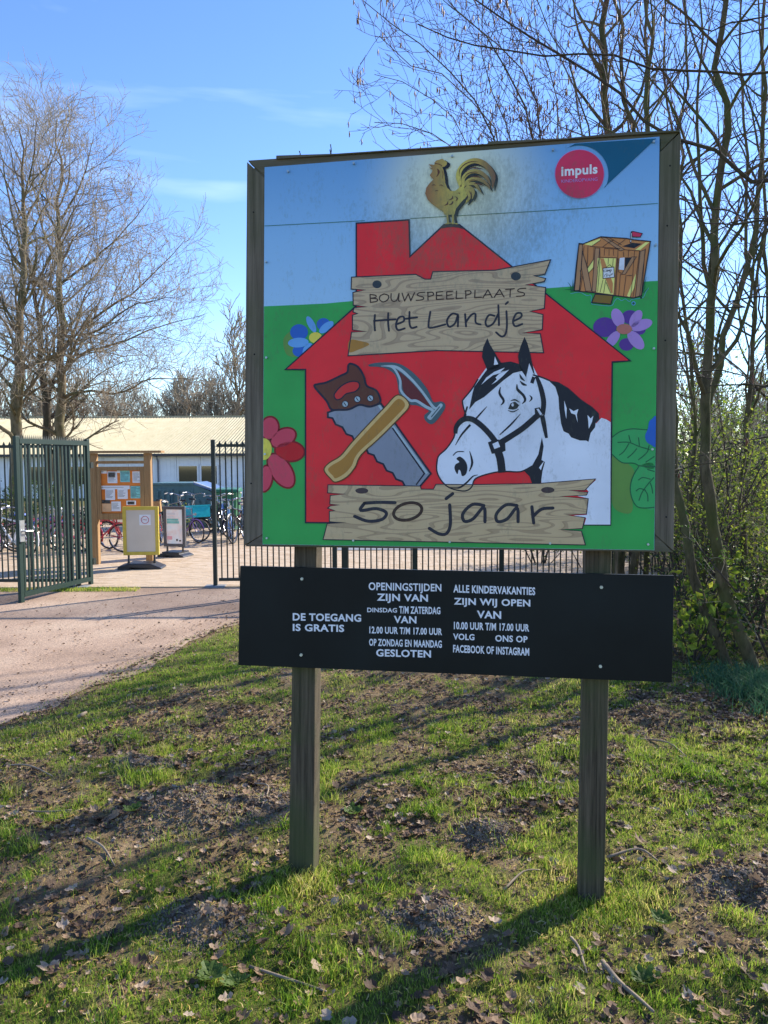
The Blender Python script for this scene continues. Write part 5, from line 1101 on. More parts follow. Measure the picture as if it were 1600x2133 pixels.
def unit(v): return v / (np.linalg.norm(v) + 1e-9)
def path_of(start, d, L, n, wander, up, rnd):
    P = [np.array(start, float)]; d = unit(np.array(d, float)); st = L / (n - 1)
    for i in range(n - 1):
        d = unit(d + rnd.randn(3) * wander + np.array([0, 0, up])); P.append(P[-1] + d * st)
    return np.array(P)
def side(T, rnd, ang):
    a = unit(np.cross(T, rnd.randn(3))); return unit(T * cos(ang) + a * sin(ang))
def resample(P, n):
    P = np.asarray(P, float); s = np.concatenate([[0], np.cumsum(np.linalg.norm(np.diff(P, axis=0), axis=1))]); t = np.linspace(0, s[-1], n)
    return np.stack([np.interp(t, s, P[:, k]) for k in range(P.shape[1])], 1)
class Tree:
    def __init__(s, seed): s.rnd = np.random.RandomState(seed); s.thick = []; s.mid = []; s.twig = []; s.tips = []
    def store(s, P, r, lvl):
        r = np.asarray(r, float)
        (s.thick if r[0] > .022 else (s.mid if r[0] > .008 else s.twig)).append((P, r))
    def branch(s, P, r0, r1, lvl, maxl, dens, Lr, up, angs=(.6, 1.1), t0=.12, wander=.16, minr=.0016, keepout=None):
        n = len(P); r = np.linspace(r0, r1, n); s.store(P, r, lvl)
        if lvl >= maxl: s.tips.append(P[-1]); s.tips.append(P[len(P) // 2]); return
        L = np.linalg.norm(np.diff(P, axis=0), axis=1).sum()
        k = max(1, int(L * dens[lvl] + s.rnd.rand()))
        for j in range(k):
            t = t0 + (1 - t0) * (j + s.rnd.rand()) / k; i = min(int(t * (n - 1)), n - 2); f = t * (n - 1) - i
            q = P[i] * (1 - f) + P[i + 1] * f; T = unit(P[i + 1] - P[i])
            d = side(T, s.rnd, s.rnd.uniform(*angs)); d = unit(d + np.array([0, 0, .12]))
            cl = Lr[lvl] * (1 - .55 * t) * s.rnd.uniform(.6, 1.25); rr = max(minr, (r0 * (1 - t) + r1 * t) * .55)
            rr = min(rr, cl * .02 + minr)
            npt = 6 if lvl + 1 < maxl else 4
            if lvl + 1 < maxl - 1: npt = 8
            C = path_of(q, d, cl, npt, wander, up, s.rnd)
            s.branch(C, rr, max(minr * .7, rr * .3), lvl + 1, maxl, dens, Lr, up, angs, t0, wander, minr)
    def limb(s, P, r0, r1, maxl, dens, Lr, up=.05, n=14, start=0, jitter=.012, **kw):
        P = resample(np.array(catmull(P, 6)), n); L = np.linalg.norm(P[-1] - P[0]); P[1:-1] += s.rnd.randn(n - 2, 3) * L * jitter * .3
        s.branch(P, r0, r1, start, maxl, dens, Lr, up, **kw); return P
    def build(s, root, mt, mm, mw, names=('trunk', 'limbs', 'twigs'), stuff=True):
        out = []
        for nm, L, sd, mat in ((names[0], s.thick, 9, mt), (names[1], s.mid, 5, mm), (names[2], s.twig, 3, mw)):
            if L:
                L2 = []
                for P, r in L: L2.append((P - np.array(root.location), r))
                o = obj(nm, tubes_mesh(nm, L2, sd, mat), root); out.append(o)
                if nm != names[0]: o['kind'] = 'stuff'
        return out
def leaf_cloud(name, C, size, mat, parent, rnd, aspect=.62, droop=.0, loc=(0, 0, 0), folded=True):
    """one small folded leaf (two triangles pairs) at every centre"""
    N = len(C); a = rnd.randn(N, 3); a[:, 2] -= droop; a /= np.linalg.norm(a, axis=1, keepdims=True)
    b = np.cross(a, rnd.randn(N, 3)); b /= np.linalg.norm(b, axis=1, keepdims=True); c = np.cross(a, b)
    s = (size * rnd.uniform(.6, 1.3, N))[:, None]; C = C - np.array(loc)
    v = np.stack([C - a * s * .5, C + b * s * aspect * .5 + c * s * .12, C + a * s * .55, C - b * s * aspect * .5 + c * s * .12], 1)
    i = np.arange(N)[:, None] * 4
    F = np.concatenate([i + np.array([[0, 1, 2]]), i + np.array([[0, 2, 3]])])
    tint = np.repeat(np.clip(rnd.normal(.5, .27, N), 0, 1), 4)
    o = obj(name, npmesh(name, v.reshape(-1, 3), F, mat, attrs={'tint': tint}), parent); o['kind'] = 'stuff'; return o

# ---- the bare trees in front of the building, limbs following the photograph
def W3(pts, Y, dy=0.0):
    """photo pixels to points of the limb; dy is how far the tip leans away or towards"""
    n = len(pts); return [AT(x, y, Y + dy * k / max(1, n - 1)) for k, (x, y) in enumerate(pts)]
DEN = [3.6, 5.4, 7.8]; LRR = [2.0, 1.0, .46]
def base3(P): return [np.array([P[0][0], P[0][1], -.05])] + P
t1 = Tree(3); Y1 = 18.0
t1.limb(base3(W3([(126, 1060), (124, 900), (128, 800), (128, 695), (127, 560), (125, 445), (126, 350), (118, 250)], Y1)), .15, .012, 3, DEN, LRR, n=22, t0=.2, minr=.0042)
for px, dy, r in (([(118, 900), (137, 759), (185, 673), (249, 627), (303, 588), (350, 540), (385, 500)], -1.5, .07), ([(128, 770), (180, 735), (240, 718), (292, 695), (356, 673), (425, 655)], 1.5, .05), ([(128, 590), (185, 548), (235, 506), (280, 455), (317, 405)], 1.0, .045),
                  ([(128, 456), (160, 400), (180, 350), (196, 275)], -.6, .04), ([(130, 830), (180, 815), (249, 819), (303, 794), (338, 787), (410, 791)], -2.0, .05), ([(120, 855), (160, 820), (215, 795), (245, 803), (250, 825)], -1.2, .035), ([(127, 640), (170, 600), (210, 560), (240, 500), (250, 470)], 2.0, .04), ([(127, 700), (200, 690), (270, 640), (330, 625), (385, 615)], -2.6, .04),
                  ([(124, 560), (90, 480), (70, 380), (75, 290)], 1.5, .045), ([(125, 650), (80, 590), (40, 545), (0, 500)], -1.5, .045), ([(125, 760), (60, 720), (10, 700), (-60, 690)], 1, .045)):
    t1.limb(W3(px, Y1, dy), r * .68, .005, 3, DEN, LRR, start=0, n=14, t0=.15, minr=.0042)
root = thing('bare_tree', 'tall spreading bare alder in front of the shed roof with branches reaching towards the signboard', 'tree', (AT(126, 963, Y1)[0], Y1, 0), 0, 'bare trees left of the signboard')
t1.build(root, 'bark_alder', 'bark_alder', 'twig_tan')
t2 = Tree(5); Y2 = 16.0
t2.limb(base3(W3([(36, 1000), (36, 850), (40, 695), (44, 600), (48, 500), (50, 410), (44, 340), (40, 270)], Y2)), .15, .012, 3, DEN, LRR, n=22, t0=.25, minr=.0042)
for px, dy, r in (([(38, 820), (-10, 760), (-60, 650), (-90, 520)], 1, .06), ([(42, 650), (90, 560), (150, 450), (180, 380)], -.8, .05), ([(46, 540), (20, 420), (5, 340), (0, 280)], 1.5, .045), ([(48, 470), (90, 380), (105, 320), (115, 270)], 1.0, .04), ([(40, 740), (80, 700), (120, 640), (150, 590)], -1.5, .04), ([(40, 760), (0, 740), (-40, 735), (-100, 700)], -1.5, .05), ([(48, 430), (70, 330), (72, 290), (78, 250)], -1, .035)):
    t2.limb(W3(px, Y2, dy), r * .68, .005, 3, DEN, LRR, n=13, t0=.15, minr=.0042)
root = thing('bare_tree', 'pale-barked bare tree at the left edge rising highest above the open gate leaf', 'tree', (AT(36, 963, Y2)[0], Y2, 0), 0, 'bare trees left of the signboard')
t2.build(root, 'bark_alder', 'bark_alder', 'twig_tan')
t3 = Tree(8); Y3 = 20.0
t3.limb(base3(W3([(98, 1060), (100, 880), (88, 760), (75, 640), (60, 540), (30, 430)], Y3)), .14, .012, 3, DEN, LRR, n=18, t0=.2)
for px, dy, r in (([(99, 850), (130, 740), (200, 640), (230, 560)], 1.5, .055), ([(90, 770), (40, 700), (-20, 640)], 1, .05), ([(80, 680), (110, 560), (150, 460), (160, 370)], 1, .05), ([(100, 870), (150, 830), (220, 770), (300, 745)], 2, .045)):
    t3.limb(W3(px, Y3, dy), r * .68, .005, 3, DEN, LRR, n=13, t0=.15, minr=.0042)
root = thing('bare_tree', 'bare tree with leaning dark trunk between the tall spreading alder and the pale-barked one', 'tree', (AT(98, 963, Y3)[0], Y3, 0), 0, 'bare trees left of the signboard')
t3.build(root, 'bark_dark', 'bark_alder', 'twig_red')

# ---- far bare trees behind the building, copies of three
def far_tree(seed, h, spread, label, tw):
    t = Tree(seed)
    P = path_of((0, 0, 0), (0, 0, 1), h * .8, 14, .05, .1, t.rnd)
    t.branch(P, h * .014, .02, 0, 3, [4.0, 3.0, 3.2], [h * .34 * spread, h * .15 * spread, h * .08], .06, (.35, .8), .18, .12, .018)
    r = thing('far_bare_tree', label, 'tree', (0, 0, 0), 0, 'bare trees beyond the shed building')
    t.build(r, 'bark_alder', 'twig_grey', tw); return r
protos = [far_tree(21, 9, 1.0, 'p', 'twig_grey'), far_tree(22, 7.5, 1.3, 'p', 'twig_tan'), far_tree(23, 6.5, 1.1, 'p', 'twig_green')]
rs = random.Random(9); used = set()
plc = []
for px, Y, k, s in [(395, 56, 1, .9), (425, 60, 2, .95), (455, 54, 2, 1.0), (483, 58, 2, 1.15), (505, 62, 0, 1.25), (360, 58, 1, .85), (320, 62, 1, .85), (285, 55, 0, .62), (250, 60, 1, .8), (215, 57, 2, .8), (180, 60, 1, .95), (140, 56, 1, .9), (95, 60, 0, .8), (50, 57, 1, 1.0), (10, 60, 0, .9), (-40, 55, 1, .9), (540, 58, 0, 1.1), (580, 60, 1, 1.1), (640, 62, 0, 1.0), (340, 50, 2, .62), (300, 51, 1, .6), (410, 50, 2, .66), (470, 52, 1, .75), (265, 52, 2, .6), (225, 50, 1, .62), (375, 64, 0, .8), (440, 66, 0, .85)]:
    plc.append((px, max(Y + 2, 58), k, s * 1.1))
for k in range(22): plc.append((rs.uniform(-20, 560), rs.uniform(58, 63), rs.choice([1, 2, 2]), rs.uniform(.75, 1.0)))
# the wood to the right
for k in range(30):
    plc.append((rs.uniform(1380, 2100), rs.uniform(17, 38), rs.choice([0, 1, 2]), rs.uniform(.6, .95)))
for k in range(8): plc.append((rs.uniform(700, 1350), rs.uniform(52, 70), rs.choice([0, 1]), rs.uniform(.8, 1.1)))
def place(px, Y, i):
    where = 'above the shed roof ridge' if px < 520 else ('in the wood right of the signboard' if px > 1300 else 'hidden behind the signboard')
    return where
for i, (px, Y, k, s) in enumerate(plc):
    c = protos[k] if k not in used else copy_tree(protos[k]); used.add(k)
    p = AT(px, 963, Y); c.location = (p[0], p[1], 0); c.rotation_euler = (0, 0, rs.uniform(0, 6.28)); s = s * (1.22 if px < 520 else 1.0); c.scale = (s, s, s)
    kind = ['tall grey bare tree', 'broad tan-twigged bare tree', 'low greenish willow-like bare tree'][k]
    c['label'] = kind + (' beyond the shed roof left of the signboard' if px < 520 else (' deep in the wood right of the signboard' if px > 1300 else ' standing far behind the signboard'))
    c['group'] = {True: kind + 's beyond the shed roof', False: kind + 's in the right wood' if px > 1300 else kind + 's far behind the sign'}[px < 520]

# ---- right side: near multi-stemmed alder clump
def stem(t, px, Y, r0, r1, dy=0, dens=(2.8, 4, 6), Lr=(1.6, .8, .38), maxl=3, t0=.3, n=16, ground=True, **kw):
    P = W3(px, Y, dy)
    if ground: P = [np.array([P[0][0], P[0][1], min(P[0][2], 0) - .04])] + P if P[0][2] > .05 else P
    return t.limb(P, r0, r1, maxl, list(dens), list(Lr), n=n, t0=t0, **kw)
ta = Tree(31)
stem(ta, [(1578, 1412), (1535, 1290), (1502, 1170), (1478, 1040), (1466, 900), (1475, 760), (1480, 627), (1487, 569), (1496, 467), (1503, 380), (1508, 220), (1502, 100), (1500, -80), (1495, -300)], 6.1, .052, .014, n=26, t0=.35)
stem(ta, [(1480, 640), (1476, 598), (1461, 496), (1459, 380), (1450, 250), (1462, 100), (1455, -60)], 6.1, .020, .006, .5, t0=.1, ground=False)
stem(ta, [(1518, 1395), (1478, 1290), (1442, 1180), (1425, 1040), (1400, 900), (1392, 700), (1380, 400), (1355, 270), (1350, 100), (1348, -100)], 6.3, .045, .012, .8, n=24, t0=.4)
root = thing('alder_tree', 'leaning mossy multi-stemmed alder right of the signboard with roots in the blue-green grass', 'tree', (G(1578, 1412)[0], 6.1, 0), 0)
ta.build(root, 'bark_mossy', 'bark_mossy', 'twig_red')
tb = Tree(33)
stem(tb, [(1470, 1330), (1462, 1200), (1466, 1050), (1480, 880), (1496, 743), (1517, 671), (1554, 583), (1572, 520), (1576, 438), (1584, 380), (1590, 200), (1600, 0), (1605, -200)], 7.6, .045, .010, n=22, t0=.35)
stem(tb, [(1540, 1330), (1548, 1100), (1556, 900), (1563, 743), (1567, 671), (1580, 583), (1590, 480), (1640, 380)], 7.9, .04, .008, n=18, t0=.35)
stem(tb, [(1440, 1320), (1436, 1180), (1440, 1000), (1448, 850), (1430, 760), (1415, 640)], 7.7, .032, .008, n=14, t0=.35)
root = thing('alder_tree', 'slender grey-green alder just behind the leaning one at the right edge', 'tree', (AT(1470, 963, 7.6)[0], 7.6, 0), 0)
tb.build(root, 'bark_mossy', 'bark_mossy', 'twig_dark')
tc_ = Tree(35); Yc = 9.2
D2, L2 = (2.8, 3.6, 5), (1.7, .8, .36)
stem(tc_, [(1300, 1250), (1290, 900), (1282, 500), (1268, 275), (1262, 200), (1258, 100), (1262, 0), (1268, -150), (1275, -400)], Yc, .075, .02, dens=D2, Lr=L2, n=24, t0=.55)
stem(tc_, [(1320, 1255), (1345, 800), (1335, 400), (1325, 280), (1310, 220), (1300, 150), (1298, 60), (1285, 0), (1270, -150)], Yc - .2, .05, .014, dens=D2, Lr=L2, n=22, t0=.55)
stem(tc_, [(1340, 1255), (1375, 800), (1352, 270), (1348, 0), (1350, -200)], Yc + .1, .035, .012, dens=D2, Lr=L2, n=18, t0=.55)
# fan of arching shoots leaning out to the left
for px, r in (([(1270, 1250), (1180, 700), (1108, 290), (1080, 210), (1030, 110), (960, 30), (900, -40)], .034), ([(1262, 1250), (1240, 700), (1228, 280), (1195, 170), (1140, 60), (1100, -60)], .026), ([(1262, 1250), (1200, 600), (1165, 290), (1163, 200), (1120, 60), (1100, -80)], .022),
              ([(1255, 1250), (1150, 700), (1030, 300), (960, 170), (880, 90), (800, 40), (755, 0)], .024), ([(1255, 1250), (1130, 760), (980, 310), (930, 240), (850, 180), (780, 155)], .02), ([(1255, 1250), (1140, 800), (1000, 400), (920, 290), (850, 255), (780, 255)], .018),
              ([(1265, 1250), (1190, 600), (1135, 290), (1090, 150), (1010, 60), (930, 0), (880, -50)], .024), ([(1280, 1250), (1260, 600), (1215, 285), (1170, 130), (1150, 0), (1160, -120)], .022), ([(1258, 1250), (1120, 700), (1040, 305), (1000, 230), (905, 150), (830, 120), (790, 75)], .02), ([(1258, 1250), (1150, 760), (1060, 300), (1020, 160), (1000, 60), (1010, -50)], .02)):
    stem(tc_, px, Yc + rng.uniform(-.5, .8), r, .004, rng.uniform(-.8, .8), dens=(3.7, 4.4, 5), Lr=(1.2, .55, .28), n=20, t0=.55, wander=.13, minr=.0034)
root = thing('alder_tree', 'large multi-stemmed catkin-bearing alder rising behind the top edge of the signboard', 'tree', (AT(1300, 963, Yc)[0], Yc, 0), 0)
tc_.build(root, 'bark_mossy', 'bark_alder', 'twig_red')
tips = np.array(tc_.tips); sel = tips[rng.rand(len(tips)) < .20]
def catkins(tips, root, size=.05):
    N = len(tips); L = size * rng.uniform(.6, 1.3, N)
    P = np.stack([tips, tips - np.array([0, 0, 1]) * L[:, None] * .5 + rng.randn(N, 3) * .004, tips - np.array([0, 0, 1]) * L[:, None]], 1) - np.array(root.location)
    R = np.stack([np.full(N, .004), np.full(N, .0095), np.full(N, .004)], 1); V, F = tube_arrays(P, R, 5)
    o = obj('catkins', npmesh('catkins', V, F, 'catkin', smooth=True, attrs={'tint': np.repeat(rng.rand(N), 15)}), root); o['kind'] = 'stuff'
catkins(sel, root, .075)
# overhanging dark limbs of the tree whose trunk stands just outside the picture at the right
td = Tree(41); Yd = 5.0
trunk_x = AT(1600, 963, Yd)[0] + 2.9; Yt = 3.9
td.limb([np.array([trunk_x, Yt, -.05]), np.array([trunk_x - .05, Yt, 1.2]), np.array([trunk_x + .05, Yt + .1, 2.6]), np.array([trunk_x, Yt + .1, 4.2]), np.array([trunk_x - .1, Yt, 6.0])], .095, .05, 3, [1.2, 3, 4], [1.4, .7, .35], n=16, t0=.6)
Tx = lambda z: np.array([trunk_x, Yt + .05, z])
zz = lambda py: AT(1600, py, Yd)[2]
for px, r, dy, z0_, dn in (([(1600, 372), (1540, 332), (1470, 300), (1410, 275), (1350, 238), (1290, 195), (1250, 160), (1200, 142), (1130, 100), (1060, 50), (1000, 20), (920, -20)], .026, .4, zz(372) - .35, (3.2, 4, 5)), ([(1600, 150), (1500, 140), (1400, 138), (1330, 130), (1200, 115), (1080, 112), (1000, 103), (930, 80), (870, 50)], .016, .3, zz(150) - .3, (3.5, 4, 5)),
                  ([(1600, 465), (1560, 450), (1520, 435), (1460, 432), (1415, 420), (1360, 400)], .014, .3, zz(465) - .25, (2.5, 3, 3)), ([(1600, 462), (1500, 474), (1460, 460), (1400, 440)], .011, .5, zz(470) - .3, (2.5, 3, 3)), ([(1605, 455), (1510, 473), (1460, 495), (1405, 515)], .009, .3, zz(455) - .3, (2.5, 3, 3)),
                  ([(1600, 620), (1550, 632), (1490, 638), (1400, 640), (1330, 660)], .013, .4, zz(620) - .25, (2.5, 3, 3)), ([(1600, 805), (1570, 797), (1540, 777), (1480, 773), (1400, 773)], .014, .3, zz(805) - .2, (2.5, 3, 3)), ([(1600, 806), (1500, 797), (1400, 780)], .011, .5, zz(806) - .2, (2.5, 3, 3)),
                  ([(1600, 905), (1550, 945), (1500, 965), (1400, 985)], .011, .3, zz(905) - .1, (2.5, 3, 3)), ([(1600, 60), (1520, 110), (1440, 210), (1400, 300)], .008, .5, zz(60), (2.5, 3, 4)), ([(1600, 330), (1560, 400), (1510, 500), (1440, 560)], .008, .5, zz(330), (2.5, 3, 3)), ([(1600, 30), (1480, 60), (1400, 40), (1330, -10)], .009, .5, zz(30), (3, 4, 4))):
    P = W3(px, Yd, dy); P = [Tx(z0_)] + P
    td.limb(P, r, .004, 3, list(dn), [.8, .42, .24], n=26, t0=.45, wander=.14, minr=.0019, up=.02)
root = thing('overhanging_tree', 'dark tree beyond the right edge with long limbs reaching across the sky above the signboard', 'tree', (trunk_x, Yt, 0), 0)
td.build(root, 'bark_dark', 'bark_dark', 'twig_dark')
tips = np.array(td.tips); catkins(tips[rng.rand(len(tips)) < .12], root, .05)
# more upright trees at the right for the tangle against the sky
te = Tree(43)
for px, Y, r in (([(1400, 1240), (1410, 800), (1420, 400), (1430, 100), (1425, -200)], 10.5, .04), ([(1560, 1240), (1570, 800), (1560, 400), (1540, 150), (1545, -100)], 10.8, .04), ([(1620, 1240), (1600, 700), (1590, 300), (1580, 0)], 9.8, .04), ([(1450, 1240), (1430, 700), (1400, 350), (1385, 100), (1375, -150)], 11.5, .035)):
    stem(te, px, Y, r, .01, .4, dens=(2.6, 2.8, 4), Lr=(1.6, .8, .4), n=20, t0=.3)
root = thing('alder_tree', 'group of upright dark alder stems farther back at the right edge', 'tree', (AT(1400, 963, 10.5)[0], 10.5, 0), 0)
te.build(root, 'bark_mossy', 'bark_dark', 'twig_red')

# ---- leafy shrubs: arching stems with sprays of small new leaves
def shrub(label, x, y, h, w, nst, nleaf, lsize, lmat, seed, cat='shrub', name='shrub', twig='twig_dark', leaf_from=.25, group=None):
    t = Tree(seed); rnd = t.rnd; root = thing(name, label, cat, (x, y, 0), 0, group)
    for k in range(nst):
        a = rnd.rand() * 2 * pi; q = rnd.rand() ** .6
        P = path_of((x + cos(a) * w * .15 * q, y + sin(a) * w * .15 * q, -.03), (cos(a) * .55 * q * w / h * 2, sin(a) * .55 * q * w / h * 2, 1), h * rnd.uniform(.6, 1.05), 9, .10, -.03, rnd)
        t.branch(P, .011 * rnd.uniform(.6, 1.4), .003, 0, 2, [6, 6.5], [h * .28, h * .13], -.01, (.5, 1.2), .15, .18, .0018)
    t.build(root, 'bark_dark', 'twig_dark', twig, names=('stems', 'stems', 'twigs'))
    tw = [P for P, r in t.twig] + [P for P, r in t.mid]
    A = np.array([q[rnd.randint(1, len(q))] for q in [tw[i] for i in rnd.randint(0, len(tw), int(nleaf * .78))]])
    A = A + rnd.randn(len(A), 3) * .045
    A = A[A[:, 2] > h * leaf_from * rnd.rand(len(A))]; A[:, 2] = np.maximum(A[:, 2], .02)
    leaf_cloud('leaves', A, lsize, lmat, root, rnd, loc=(x, y, 0)); return root
X_ = lambda px, Y: AT(px, 963, Y)[0]
for i, (px, Y, h, w, ns, nl, ls, mt, lb) in enumerate([
    (1440, 7.6, 2.5, 1.0, 11, 3200, .034, 'leaf_spring', 'yellow-green budding shrub touching the right frame board of the signboard'),
    (1530, 8.2, 2.9, 1.2, 12, 4200, .034, 'leaf_spring', 'tall budding shrub filling the middle of the thicket right of the sign'),
    (1620, 7.4, 2.6, 1.2, 12, 3800, .034, 'leaf_spring', 'budding shrub cut off by the right edge of the photo'),
    (1420, 9.6, 3.0, 1.4, 12, 4200, .036, 'leaf_green', 'darker green shrub in the gap between the stems behind the sign edge'),
    (1560, 10.2, 3.4, 1.6, 12, 4800, .038, 'leaf_spring', 'high yellow-green shrub at the back of the thicket'),
    (1690, 9.5, 3.2, 1.6, 12, 3600, .036, 'leaf_green', 'green shrub beyond the right edge by the farther alder stems'),
    (1370, 11.6, 2.3, 1.3, 11, 3400, .036, 'leaf_green', 'bushy green shrub behind the bar fence near the right post'),
    (1240, 12.0, 1.9, 1.3, 10, 3200, .036, 'leaf_spring', 'low budding shrub behind the bar fence left of the right post'),
    (1130, 12.6, 1.7, 1.1, 10, 2600, .036, 'leaf_green', 'low green bush behind the fence where the paving ends'),
    (1480, 12.5, 3.2, 1.8, 12, 4800, .042, 'leaf_green', 'wide green bush deep in the right thicket'),
    (1640, 13.0, 3.4, 1.8, 12, 4800, .042, 'leaf_spring', 'pale spring bush deep in the thicket at the right edge'),
    (1330, 13.6, 2.6, 1.8, 12, 4200, .042, 'leaf_ivy', 'dark ivy-covered bush behind the signboard lower corner'),
    (1540, 6.9, 1.3, .8, 8, 1700, .032, 'leaf_ivy', 'dark undergrowth bush beside the leaning alder trunk'),
    (1650, 6.3, 1.5, .9, 9, 2200, .032, 'leaf_green', 'green bramble bush at the right edge beyond the blue-green grass'),
    (1440, 15.5, 3.4, 2.2, 12, 4800, .05, 'leaf_ivy', 'dark evergreen mass closing the view right of the sign'),
    (1640, 16.0, 3.8, 2.2, 12, 4800, .05, 'leaf_ivy', 'dark evergreen mass behind the pale bush at the right edge'),
    (1290, 17.0, 2.8, 2.2, 11, 3600, .05, 'leaf_ivy', 'dark evergreen bush far behind the signboard'),
]):
    shrub(lb, X_(px, Y), Y, h, w, ns, nl, ls, mt, 100 + i, twig='twig_grey' if i % 2 else 'twig_dark')
# sapling with larger leaves close to the board's corner
shrub('leafy sapling with broad yellow-green leaves beside the corner of the black board', X_(1448, 6.5), 6.5, .95, .6, 9, 420, .075, 'leaf_spring', 150, name='sapling', leaf_from=.3)
shrub('small broad-leaved sapling at the foot of the leaning alder', X_(1500, 6.6), 6.6, .7, .5, 7, 220, .065, 'leaf_green', 151, name='sapling')
# hedge and bushes at the left behind the fence
for i, (px, Y, h, w, nl, mt, lb) in enumerate([(15, 15.6, 1.7, 1.5, 3600, 'leaf_green', 'green bush behind the fence at the left edge'), (75, 16.4, 1.5, 1.4, 3200, 'leaf_green', 'green bush seen through the near half of the gate leaf'), (140, 16.8, 1.5, 1.4, 3200, 'leaf_ivy', 'dark bush seen through the far half of the gate leaf'), (-60, 15, 2.0, 1.6, 3000, 'leaf_ivy', 'dark bush outside the left edge'),
                                               (386, 17.6, .9, .35, 380, 'leaf_spring', 'small bright plant beside the green bin shed')]):
    shrub(lb, X_(px, Y), Y, h, w, 8, nl, .045, mt, 170 + i, twig='twig_dark')

# ================================================================== LAWN COVER
leaf_mat('grass_blade', [(0, (.06, .14, .015)), (.35, (.17, .29, .028)), (.7, (.36, .44, .055)), (1, (.60, .50, .18))], .5, .5)
leaf_mat('blue_grass', [(0, (.025, .085, .04)), (1, (.08, .18, .085))], .35, .8)
leaf_mat('leaf_litter', [(0, (.05, .03, .02)), (.35, (.13, .08, .05)), (.7, (.27, .17, .10)), (1, (.40, .31, .23))], .15, .7)
leaf_mat('straw', [(0, (.28, .16, .045)), (.6, (.52, .35, .10)), (1, (.62, .48, .22))], .25, .7)
def scatter(n, y0, y1, fn, seed, power=1.0):
    r = np.random.RandomState(seed); k = n * 4
    y = y0 + (y1 - y0) * r.rand(k) ** power; half = y * .56 + .35; x = (r.rand(k) * 2 - 1) * half
    m = r.rand(k) < fn(x, y); x, y = x[m][:n], y[m][:n]; return x, y, r
def blades(name, x, y, r, h, w, mat, lean=.45, tb=.5, ts=.25, zfn=ground_h):
    N = len(x); z = zfn(x, y) - .004; a = r.rand(N) * 2 * pi; hh = h * r.uniform(.45, 1.25, N); ww = w * r.uniform(.7, 1.3, N)
    la = r.rand(N) * 2 * pi; lm = hh * lean * r.uniform(.3, 1.6, N)
    b0 = np.stack([x, y, z], 1); s = np.stack([np.cos(a) * ww, np.sin(a) * ww, 0 * a], 1)
    ld = np.stack([np.cos(la) * lm, np.sin(la) * lm, 0 * a], 1); up = np.stack([0 * a, 0 * a, hh], 1)
    mid = b0 + ld * .35 + up * .62; tip = b0 + ld + up
    V = np.stack([b0 - s, b0 + s, mid + s * .75, mid - s * .75, tip], 1).reshape(-1, 3); i = np.arange(N)[:, None] * 5
    q = i + np.array([[0, 1, 2, 3]]); t = i + np.array([[3, 2, 4]])
    tint = np.repeat(np.clip(r.normal(tb, ts, N) + (fbm(x * 2.3, y * 2.3 + 5, 3) - .5) * .9 + (fbm(x * 9, y * 9 + 5, 2) - .5) * .4, 0, 1), 5)
    o = obj(name, npmesh(name, V, [q, t], mat, attrs={'tint': tint})); return tag(o, kind='stuff')
dens = lambda x, y: .07 + .93 * grass_mask(x, y) ** 1.3
dens2 = lambda x, y: ((x > edge_x(y) + .04) * dens(x, y) + (np.abs(x - edge_x(y) + .02) < .13) * .5 * vnoise(x * 6, y * 6)) * (1 - .45 * sstep(3.6, 5.5, y) * sstep(.3, .6, vnoise(x * 1.5 + 4, y * 1.5)))
x, y, r = scatter(125000, 1.6, 4.6, dens2, 1, .9)
tag(blades('grass', x, y, r, .024, .0013, 'grass_blade'), 'short patchy green grass around the signboard posts', 'grass')
x, y, r = scatter(90000, 4.4, 10.3, dens2, 2, .8)
tag(blades('grass', x, y, r, .028, .0024, 'grass_blade'), 'thin grass on the far part of the lawn up to the fence', 'grass')
# fuller tufts
tf = lambda x, y: dens2(x, y) * (vnoise(x * 7, y * 7 + 3) > .70)
x, y, r = scatter(26000, 1.6, 4.8, tf, 3, .9); r2 = np.random.RandomState(77)
tag(blades('grass_tufts', x, y, r, .055, .0018, 'grass_blade', .6, .5), 'taller bright tufts standing out of the near grass', 'grass')
k = 700; a = r2.rand(k) * 6.28; q = r2.rand(k) ** .7 * .13
tag(blades('grass_tufts', -0.36 + np.cos(a) * q * 1.3, 3.03 + np.sin(a) * q * .8, r2, .055, .002, 'grass_blade', .6, .62), 'long grass clump round the foot of the left post', 'grass')
a = r2.rand(900) * 6.28; q = r2.rand(900) ** .7 * .16
tag(blades('grass_tufts', .79 + np.cos(a) * q * 1.4, 2.86 + np.sin(a) * q, r2, .04, .002, 'grass_blade', .6, .3), 'short grass round the foot of the right post', 'grass')
# verge strip left of the gate and blue-green clump by the alder
x = -5.2 + r2.rand(2500) * 1.9; y = 10.1 + r2.rand(2500) * .25 ; tag(blades('verge_grass', x, y, r2, .04, .003, 'grass_blade', zfn=lambda x, y: 0 * x + .01, tb=.7), 'thin strip of pale grass at the foot of the open gate leaf', 'grass')
g1 = G(1530, 1420); g2 = G(1640, 1490); n = 3000; s = r2.rand(n); x = g1[0] + (g2[0] - g1[0]) * s + r2.randn(n) * .16; y = g1[1] + (g2[1] - g1[1]) * s + r2.randn(n) * .20
tag(blades('long_grass', x, y, r2, .12, .0036, 'blue_grass', .9), 'clump of long blue-green grass below the leaning alder', 'grass')
